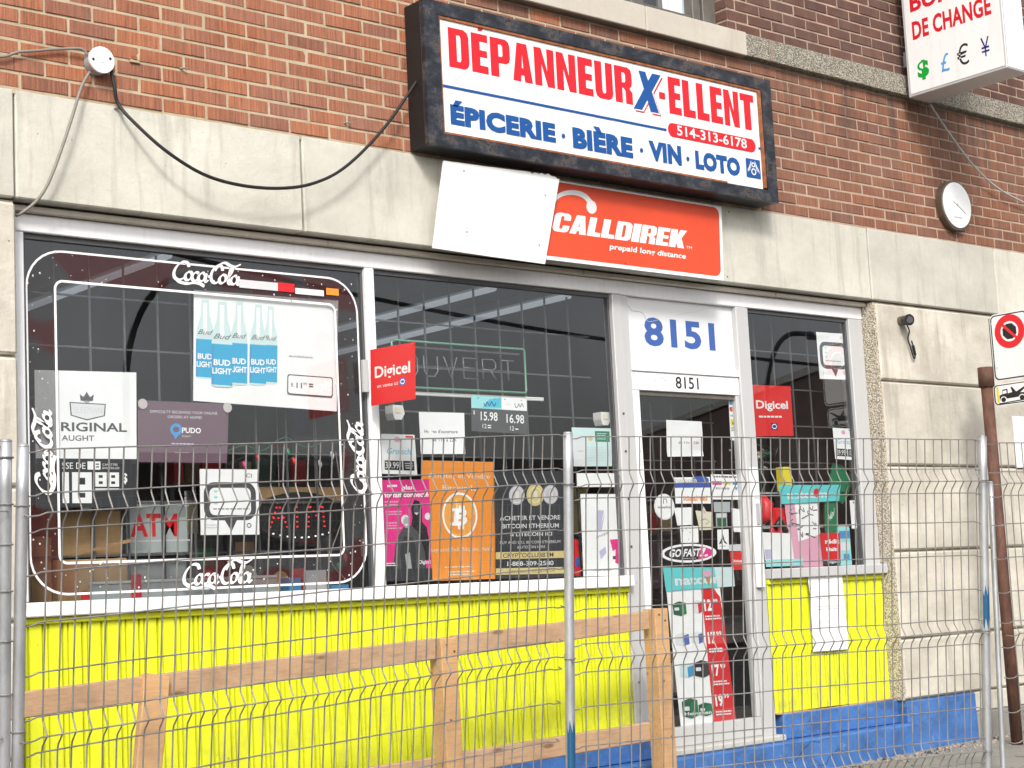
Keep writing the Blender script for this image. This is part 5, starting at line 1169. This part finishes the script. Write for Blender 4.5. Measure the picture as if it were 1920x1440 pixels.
# ---- junction box and cables on the wall
J = thing('junction_box', 'round white junction box on the orange brick at left', 'junction box', (.329, -.02, 3.31))
jc = Vector((.329, 0, 3.362))
def cyl(c, r, y0, y1, m, n=28): return MB().tube([(c[0], y0, c[2]), (c[0], y1, c[2])], r, m, n)
cyl(jc, .052, .0, -.05, 'grey_print').build('back_box', J, False); cyl(jc, .056, -.0505, -.062, 'bright_white').build('cover', J)
for dx, dz in ((-.04, -.004), (.036, .01)): cyl((jc.x + dx, 0, jc.z + dz), .006, -.0625, -.0645, 'black_print', 10).build('screw', J)
cyl(jc, .012, -.0625, -.064, 'pale_print', 12).build('knockout', J)
def cable(name, label, pts, r, m, cat='cable', k=10):
    t = MB().tube(smoothcurve(pts, k), r, m, 8).build(name, None, True); return setp(t, label, cat, 'cables along the wall')
def w3(p, y): return (p[0], y, p[1])
cable('wall_cable', 'dark cable running left from the white junction box', [(-1.2, -.02, 3.30), w3((-0.2245, 3.2998), -.02), w3((-0.0033, 3.3495), -.02), w3((0.1576, 3.3890), -.02), w3((0.2518, 3.4034), -.03), w3((0.2773, 3.3823), -.03)], .006, 'grey_conduit')
cable('flexible_conduit', 'thin ribbed conduit dropping left from junction box to window corner', [w3((0.2877, 3.3113), -.03), w3((0.2384, 3.2300), -.05), w3((0.1911, 3.0969), -.06), w3((0.1422, 2.9570), -.06), w3((0.0919, 2.8210), -.05), w3((0.0501, 2.7440), -.03), w3((-0.0044, 2.6899), .0), w3((-0.0022, 2.6918), .05)], .0065, 'grey_conduit')
cable('hanging_cable', 'black cable sagging from junction box to the big sign', [w3((0.3844, 3.3389), -.03), w3((0.3970, 3.2594), -.035), w3((0.4150, 3.1949), -.03), w3((0.4659, 3.1195), -.06), w3((0.5897, 3.0036), -.10), w3((0.7589, 2.9218), -.11), w3((0.9408, 2.8952), -.11), w3((1.1438, 2.9054), -.11), w3((1.3344, 2.9548), -.10), w3((1.5196, 3.0592), -.09), w3((1.7474, 3.2719), -.08), w3((1.9662, 3.5415), -.07)], .0075, 'black_rubber')
cable('sign_cable', 'pale cable sagging right from under the projecting sign', [w3((6.1320, 4.0641), -.06), w3((6.3177, 3.9003), -.06), w3((6.5586, 3.7185), -.06), w3((6.8312, 3.6028), -.05), w3((7.1844, 3.5359), -.04), (7.6, -.03, 3.50)], .006, 'grey_plastic')
# rusty anchors left in the brick
for i, (p, lb) in enumerate((((0.5070, 3.4139), 'rusty bracket stub just right of the junction box'), ((0.7404, 3.4091), 'bent metal anchor in the brick right of the bracket stub'), ((1.5919, 3.2922), 'small ring anchor in brick near the big sign'), ((0.4251, 3.1833), 'small round cable hook on the stone band'))):
    t = thing('wall_anchor', lb, 'anchor', (p[0], -.01, p[1]), 'old anchors in the wall'); c = MB()
    if i == 0: c.box(p[0] - .022, p[0] + .022, -.012, .004, p[1] - .02, p[1] - .008, 'mortar', .002).box(p[0] + .012, p[0] + .022, -.012, .004, p[1] - .0075, p[1] + .02, 'mortar', .002).box(p[0] - .008, p[0] + .006, -.016, .004, p[1] - .0075, p[1] + .01, 'rust_lip', .002)
    else: c.tube([(p[0] - .012, .002, p[1]), (p[0], -.014, p[1]), (p[0] + .012, -.012, p[1] - .003)], .005, 'grey_conduit', 8)
    c.build('stub', t)

# ---- round thermometer
c = (6.352, 0, 3.43); t = thing('wall_thermometer', 'round white dial thermometer on the brick at right', 'thermometer', (c[0], -.02, 3.27))
cyl(c, .165, .0, -.045, 'clock_rim', 40).build('rim', t); cyl(c, .150, -.0455, -.052, 'bright_white', 40).build('dial', t)
D = Sheet('', '', '', [(c[0] - .15, c[2] + .15), (c[0] + .15, c[2] + .15), (c[0] + .15, c[2] - .15), (c[0] - .15, c[2] - .15)], None, Y=-.0525, parent=t)
D.line([(.36, .44), (.5, .5), (.78, .66)], .005, 'charcoal_print', 'needle'); D.ell(.5, .5, .03, .03, 'grey_print', 'needle', 12); D.bars(.34, .76, .7, .80, 1, 'grey_print', 'scale_marks', fill=.8); D.bars(.4, .32, .62, .34, 1, 'pale_print', 'scale_marks')
for i in range(40):
    a = R(130 + i * 7); D.line([(.5 + .40 * math.cos(a), .5 + .40 * math.sin(a)), (.5 + .43 * math.cos(a), .5 + .43 * math.sin(a))], .002, 'light_grey_print', 'scale_marks')
D.done()
# ---- small camera
p = (5.7115, 2.6340); t = thing('security_camera', 'small dark bullet camera with dangling lead on the pilaster', 'camera', (p[0], 0, p[1]))
MB().tube([(p[0], .004, p[1]), (p[0], -.03, p[1])], .03, 'clock_rim', 16).build('mount', t); MB().tube([(p[0], -.03, p[1]), (p[0] - .02, -.085, p[1] - .005)], [.028, .036], 'black_plastic', 16).build('body', t); MB().tube([(p[0] - .0205, -.0855, p[1] - .005), (p[0] - .022, -.088, p[1] - .005)], .022, 'pane_dark', 16).build('lens', t)
cz = p[1]; MB().tube(smoothcurve([(p[0] + .03, -.02, cz - .01), (p[0] + .06, -.02, cz - .06), (p[0] + .04, -.02, cz - .11), (p[0] + .06, -.02, cz - .17), (p[0] + .085, -.02, cz - .23), (p[0] + .10, -.02, cz - .20), (p[0] + .075, -.02, cz - .12)], 6), .005, 'black_rubber', 6).build('lead', t, True)
MB().tube([(p[0] + .082, -.022, cz - .15), (p[0] + .098, -.022, cz - .21)], .009, 'black_plastic', 8).build('plug', t)
p = (6.8418, 2.1252); t = thing('white_board', 'plain white board fixed to the pilaster behind the street sign', 'board', (6.9, -.01, 1.75)); MB().box(p[0], p[0] + .8, -.012, -.001, 1.735, 2.075, 'bright_white', .002).build('panel', t)

t = thing('snack_bag', 'red and blue snack bag standing beside the phone poster', 'bag', (2.93, .2, 1.091))
bg_ = MB(); V = [(3.0695, 1.3526), (3.0915, 1.3467), (3.0916, 1.2479), (3.0966, 1.1656), (3.0553, 1.1614)]
bg_.prism([(x, .2, z) for x, z in V], (0, .04, 0), 'red_print').build('bag', t)
MB().prism([(x, .198, z) for x, z in ((3.0659, 1.2540), (3.0887, 1.2589), (3.0891, 1.2151), (3.0622, 1.2049))], (0, .0015, 0), 'blue_print').build('label_patch', t)

for i, (x0_, lb) in enumerate(((.83, 'dark beer case left of centre low in the left window'), (1.0, 'dark beer case below the red dotted sign'), (1.19, 'dark beer case right of the hanging sign wires'), (1.38, 'dark beer case nearest the mullion'))):
    def dk(S, i=i): S.rect(.1, .2, .7, .42, ['gold_print', 'dark_green', 'cardboard_dark', 'charcoal_print'][i]); S.ell(.5, .65, .28, .16, ['dark_green', 'red_print', 'cream_print', 'gold_print'][i]); S.bars(.1, .88, .9, .95, 1, 'grey_print', seed=i)
    ibox('beer_case', lb, 'case', x0_, x0_ + .165, .46 + .03 * (i % 2), .70, 1.091, 1.40 + .03 * (i % 3), 'dark_print', dk, 'dark beer cases in the left window')
for i, (x0_, lb, m) in enumerate(((1.86, 'black carton behind the pink poster', 'dark_print'), (2.3, 'maroon carton behind the orange coin poster', 'purple_print'), (2.78, 'brown carton behind the black coin poster', 'cardboard_dark'))):
    ibox('stored_carton', lb, 'carton', x0_, x0_ + .36, .5, .72, 1.091, 1.52 + .08 * i, m, lambda S: S.rect(.2, .3, .8, .5, 'grey_print'), 'cartons stored in the middle window')
# ============================================================ wire fence panels
WIRE = .0027
VS = [0, .132, .188, .242, .372, .524, .677, .812, .868, .922, 1.057, 1.209, 1.344, 1.40, 1.454, 1.55]
RIDGE = {2: .030, 8: .030, 13: .030}
def prof():
    P = []
    for i, v in enumerate(VS):
        P.append((0, -RIDGE.get(i, 0.), -v))
        if i + 1 in RIDGE: P.append((0, -.002, -(v + VS[i + 1]) / 2 + .012))
        if i in RIDGE and i + 1 < len(VS): P.append((0, -.004, -(v + VS[i + 1]) / 2 - .010))
    return P
vw_mesh = None
def panel(label, O, U, D, n, du0, width, left_end, right_end, seed):
    """O: foot of first wire at the top; U along, D down"""
    global vw_mesh
    U = Vector(U).normalized(); Zl = -Vector(D); Zl = (Zl - U * Zl.dot(U)).normalized(); Yl = Zl.cross(U)
    rot = Matrix((U, Yl, Zl)).transposed()
    t = thing('wire_fence', label, 'fence', O, 'temporary wire fence panels', rot); rr = random.Random(seed); M = t.matrix_world.copy()
    if vw_mesh is None:
        o = MB().tube(prof(), WIRE, 'galvanised_wire', 6).build('vertical_wire'); vw_mesh = o.data; bpy.data.objects.remove(o)
    for i in range(n):
        o = bpy.data.objects.new('vertical_wire', vw_mesh); COL.objects.link(o); o.parent = t
        o.location = (i * .0508, 0, 0); o.rotation_euler = (rr.uniform(-.004, .004), rr.uniform(-.004, .004), rr.uniform(-.1, .1))
    for i, v in enumerate(VS):
        y = -RIDGE.get(i, 0) - .0035; P = []
        xa, xb = -du0 + .0, width
        if left_end: P += [(xa - .012, y + .022, -v - .006), (xa - .005, y - .004, -v - .010), (xa + .03, y, -v - .009), (xa + .055, y, -v - .001)]
        else: P += [(xa, y, -v)]
        for k in range(1, 8): P.append((xa + .07 + (xb - xa - .14) * k / 8, y + rr.uniform(-.0015, .0015), -v + rr.uniform(-.0025, .0025)))
        if right_end: P += [(xb - .055, y, -v - .001), (xb - .03, y, -v - .007), (xb + .004, y - .003, -v - .006), (xb + .012, y + .022, -v - .004)]
        else: P += [(xb, y, -v)]
        o = MB().tube(P, WIRE, 'galvanised_wire', 6).build('cross_wire'); o.parent = t
    return t
panel('left full fence panel in front of the yellow wall', (-0.5882, -1.4629, 1.5984), (0.9979, 0.0454, 0.0465), (0.0380, 0.1733, -0.9841), 43, .075, 2.22, True, True, 1)
panel('right full fence panel in front of the door', (1.7101, -1.3753, 1.6922), (0.9806, -0.1957, -0.0057), (0.0113, 0.0855, -0.9963), 42, .075, 2.12, True, True, 2)
panel('fence panel at the far right behind the street sign post', (3.8998, -1.8124, 1.6650), (0.9928, -0.1197, -0.0100), (0.0100, 0.0000, -1.0000), 24, .06, 1.3, True, False, 3)
panel('fence panel at the far left edge of the picture', (-1.9648, -1.5099, 1.5521), (0.9979, 0.0454, 0.0465), (0.0380, 0.1733, -0.9841), 24, .1, 1.235, False, True, 4)
def post(label, top, D, r, spray, hooks, side):
    D = Vector(D).normalized(); top = Vector(top)
    foot = None
    k = 1.0
    while (top + D * k).z > gz((top + D * k).x, (top + D * k).y): k += .005
    t = thing('fence_post', label, 'post', top + D * k, 'galvanised fence posts')
    MB().tube([top + D * (k * i / 12) for i in range(13)], r, 'galvanised', 18).build('tube', t, True)
    MB().tube([top, top - D * .006], [r * 1.02, r * .7], 'galvanised', 18).build('cap', t, True)
    for a in spray:
        n = 9; V = []
        for i in range(7):
            for j in range(n):
                an = R(-170 + 130 * j / (n - 1)); w = r * 1.012
                V.append(top + D * (a[0] + (a[1] - a[0]) * i / 6 + (.03 * math.sin(j * 2.1) if i in (0, 6) else 0)) + Vector((math.cos(an), math.sin(an), 0)) * w)
        MB().add(V, [[i * n + j, i * n + j + 1, (i + 1) * n + j + 1, (i + 1) * n + j] for i in range(6) for j in range(n - 1)], 'blue_spray').build('blue_spray_mark', t, True)
    for v in hooks:
        c = top + D * v; MB().tube([c + Vector((math.cos(R(a)), math.sin(R(a)), 0)) * (r + .003) for a in range(-200, 21, 20)], .003, 'galvanised_wire', 6).build('wire_hook', t)
    MB().box((top + D * k).x - .05, (top + D * k).x + .05, (top + D * k).y - .25, (top + D * k).y + .25, (top + D * k).z - .005, (top + D * k).z + .012, 'galvanised', .002).build('foot_plate', t)
    return t
post('galvanised post at left of the left fence panel', (-0.6739, -1.4676, 1.6046), (0.0426, 0.1694, -0.9846), 0.0185, [(1.0, 1.5)], [.18, .86], 1)
post('galvanised post with blue streak between the two fence panels', (1.6286, -1.3601, 1.7047), (0.0136, 0.0835, -0.9964), 0.0195, [(1.14, 1.38)], [.2, .88], 1)
post('galvanised post with blue mark at right end of the door fence', (3.7954, -1.7926, 1.6921), (0.0105, 0.0861, -0.9962), 0.0205, [(.70, .85)], [.2, .88], 1)
post('galvanised post at the extreme left edge of the picture', (-0.7228, -1.4551, 1.6198), (0.0517, 0.1617, -0.9855), 0.0195, [(1.1, 1.5)], [.05, .19, .31, .45, .6, .76], 1)
post('thin galvanised post close behind the blue marked right post', (3.8757, -1.7623, 1.4847), (-0.0250, 0.0298, -0.9992), 0.0125, [], [], 1)

# ============================================================ wooden barrier behind the fence
WB = thing('wooden_barrier', 'raw timber barrier frame standing between fence and yellow wall', 'barrier', (1.8, -.5, 0))
def board(name, a, b, w, th, m, nrm=(0, -1, 0), hint=(0, 0, 1)):
    """rectangular timber from a to b (3D centre line), w along hint, th along nrm"""
    a, b = Vector(a), Vector(b); d = (b - a).normalized(); n = Vector(nrm); n = (n - d * n.dot(d)).normalized(); h = d.cross(n)
    bm = bmesh.new(); V = [bm.verts.new(p + h * (w / 2 * sh) + n * (th / 2 * sn)) for p in (a, b) for sh, sn in ((-1, -1), (1, -1), (1, 1), (-1, 1))]
    for f in ((0, 1, 2, 3), (4, 7, 6, 5), (0, 4, 5, 1), (1, 5, 6, 2), (2, 6, 7, 3), (3, 7, 4, 0)): bm.faces.new([V[i] for i in f])
    bmesh.ops.recalc_face_normals(bm, faces=bm.faces[:]); bmesh.ops.bevel(bm, geom=bm.edges[:], offset=.004, segments=1, affect='EDGES')
    me = bpy.data.meshes.new(name); bm.to_mesh(me); bm.free(); me.materials.append(MATS[m]); return link(name, me, WB)
board('top_rail', (-0.5123, -0.6488, 0.7901), (1.6471, -0.4093, 0.8735), .089, .038, 'lumber')
board('top_rail', (1.7605, -0.3994, 0.8781), (3.0554, -0.2995, 0.9261), .089, .038, 'lumber')
board('bottom_rail', (-0.5170, -0.6488, 0.3649), (1.6189, -0.4093, 0.3722), .089, .038, 'lumber')
board('bottom_rail', (1.7312, -0.3994, 0.3780), (3.0179, -0.2989, 0.3923), .089, .038, 'lumber')
board('upright', (1.7058, -0.4044, 0.9156), (1.7158, -0.4044, -0.0900), .089, .089, 'lumber_orange')
board('upright', (3.1237, -0.2951, 0.9802), (3.1237, -0.2951, -0.0300), .092, .089, 'lumber_orange')
board('brace', (0.2205, -0.5922, 0.8617), (0.0832, -0.6955, 0.2466), .105, .036, 'lumber_orange')

def nail(x, y, z): MB().tube([(x, y, z), (x, y - .004, z)], .005, 'rusty_brown', 8).build('nail', WB)
for b in [c for c in WB.children if c.name.startswith('upright')]:
    P_ = [v.co for v in b.data.vertices]; yf = min(p.y for p in P_); xm = sum(p.x for p in P_) / len(P_); zt_ = max(p.z for p in P_)
    for dx, dz in ((-.02, -.03), (.02, -.06), (-.015, -.35), (.018, -.62)): nail(xm + dx, yf + .001, zt_ + dz)

# ============================================================ rusty street sign
PX, PY = 6.055, -0.35
ST = thing('street_sign', 'rusty brown post with no stopping and tow-away plates at right', 'street sign', (PX, PY, gz(PX, PY)))
gb = gz(PX, PY)
TOPZ = (6.1170, 2.3143)[1]
MB().tube([(PX, PY, gb), (PX, PY, gb + 1), (PX, PY, TOPZ)], .036, 'rusty_brown', 14).build('post', ST, True)
MB().tube([(PX, PY, TOPZ - .12), (PX, PY, TOPZ)], .048, 'rusty_brown', 14).build('cap', ST, True)
MB().box(PX + .03, PX + .05, PY - .075, PY - .03, TOPZ - .06, TOPZ + .30, 'rusty_brown', .003).build('bracket_bar', ST)
XP = PX + .018
def plate(name, y0, y1, z0, z1):
    t = MB(); n = 8; r = .035; P = []
    for cy, cz_, a in ((y0 - r, z1 - r, 0), (y1 + r, z1 - r, 90), (y1 + r, z0 + r, 180), (y0 - r, z0 + r, 270)):
        for i in range(n + 1): a_ = R(a + 90 * i / n); P.append((XP, cy + r * math.cos(a_), cz_ + r * math.sin(a_)))
    return t.prism(P, (.004, 0, 0), 'sign_white').build(name, ST)
plate('no_stopping_plate', -0.3963, -0.6636, 2.2198, 2.6312)
W_ = 0.2673
Q = Sheet('', '', '', [(XP - .0006, -0.3963, 2.6312), (XP - .0006, -0.6636, 2.6312), (XP - .0006, -0.6636, 2.2198), (XP - .0006, -0.3963, 2.2198)], None, n=(-1, 0, 0), parent=ST)
Q.rrect(.02, .015, .98, .985, .032, 'black_print', 'black_border'); Q.rrect(.05, .034, .95, .966, .026, 'sign_white', 'black_border')
cu, cv = .5, 0.2849
ru, rv = .31, .31 * Q.W / Q.H
Q.poly([(cu + ru * .62 * math.cos(R(22.5 + 45 * i)), cv + rv * .62 * math.sin(R(22.5 + 45 * i))) for i in range(8)], 'black_print', 'octagon')
Q.ring(cu, cv, ru, rv, .042, 'red_print', 'red_ring', 40); Q.line([(cu - ru * .68, cv - rv * .68), (cu + ru * .68, cv + rv * .68)], .018, 'red_print', 'red_ring')
for q in ((.07, .13), (.12, .8)): Q.ell(q[0] * .8, q[1], .025, .017, 'light_grey_print', 'bolt', 12)
Q.done()
plate('tow_away_plate', -0.3800, -0.3800 - W_, 2.0691, 2.2026)
Q = Sheet('', '', '', [(XP - .0006, -0.3800, 2.2026), (XP - .0006, -0.3800 - W_, 2.2026), (XP - .0006, -0.3800 - W_, 2.0691), (XP - .0006, -0.3800, 2.0691)], None, n=(-1, 0, 0), parent=ST)
Q.rrect(.02, .04, .98, .96, .028, 'black_print', 'black_border'); Q.rrect(.05, .085, .95, .915, .022, 'sign_white', 'black_border')
Q.rect(.09, .15, .15, .85, 'yellow_print', 'faded_edge')
Q.poly([(.16, .76), (.16, .52), (.22, .50), (.25, .28), (.38, .26), (.38, .48), (.50, .44), (.46, .22), (.50, .20), (.60, .44), (.90, .18), (.92, .22), (.70, .50), (.86, .52), (.86, .68), (.2, .72)], 'black_print', 'tow_truck')
Q.poly([(.255, .34), (.35, .32), (.35, .46), (.235, .48)], 'sign_white', 'tow_truck')
for u_ in (.26, .74):
    Q.ell(u_, .74, .085, .15, 'sign_white', 'tow_truck'); Q.ell(u_, .74, .062, .11, 'black_print', 'tow_truck')
Q.line([(.14, .9), (.88, .84)], .006, 'black_print', 'tow_truck'); Q.done()

# ============================================================ across the street (seen in the glass)
def far_building(label, P, h, seed, floors):
    cx = sum(p[0] for p in P) / len(P); cy = sum(p[1] for p in P) / len(P)
    t = thing('far_building', label, 'building', (cx, cy, -.6), 'buildings across the street'); k = len(P)
    MB().prism([(x, y, -.6) for x, y in P], (0, 0, h + .6), 'far_brick').build('wall', t); MB().prism([(cx + (x - cx) * 1.01, cy + (y - cy) * 1.01, h) for x, y in P], (0, 0, .25), 'far_stone').build('parapet', t)
    for i in range(k):
        a, b = Vector((*P[i], 0)), Vector((*P[(i + 1) % k], 0)); L = (b - a).length; d = (b - a) / L; n = Vector((d.y, -d.x, 0))
        if n.dot(a - Vector((cx, cy, 0))) < 0: n = -n
        if n.y < -.2: continue
        s = 2.0
        while s < L - 2:
            for f in range(floors):
                z = .6 + f * 3.0; p = a + d * s + n * .02
                MB().add([p + Vector((0, 0, z)), p + d * 1.3 + Vector((0, 0, z)), p + d * 1.3 + Vector((0, 0, z + 1.6)), p + Vector((0, 0, z + 1.6))], [[0, 1, 2, 3]], 'far_window').build('window', t)
            s += 3.2
far_building('low brick building across the street', [(-14, -26), (28, -26), (28, -40), (-14, -40)], 4.2, 1, 1)
far_building('taller brick building along the side street opposite', [(39, -26), (57, -58), (75, -50), (57, -16)], 7.7, 2, 2)
setp(mesh('far_sidewalk', [(-60, -26, -.25), (38, -26, .1), (38, -13.2, .1), (-60, -13.2, -.25)], [[0, 1, 2, 3]], 'concrete_walk'), kind='structure')
for lb, x in (('curved street lamp across the street to the left', 7.9), ('curved street lamp across the street to the right', 21.0)):
    t = thing('street_lamp', lb, 'street lamp', (x, -14, -.1), 'street lamps across the street')
    pts = [(x, -14, -.2), (x, -14, 4.1)] + [(x + 1.0 * (1 - math.cos(R(a))), -14, 4.1 + 1.6 * math.sin(R(a))) for a in range(10, 91, 10)] + [(x + 1.5, -14, 5.72)]
    MB().tube(pts, .05, 'black_plastic', 10).build('pole', t, True); MB().box(x + 1.4, x + 1.9, -14.1, -13.9, 5.62, 5.7, 'black_plastic', .02).build('lamp_head', t)
setp(MB().tube([(2 + 22 * i / 20, -14, 7.0 - 1.9 * i / 20 - .5 * math.sin(math.pi * i / 20)) for i in range(21)], .035, 'black_rubber', 6).build('overhead_cable', None, True), 'overhead cable across the street', 'cable')
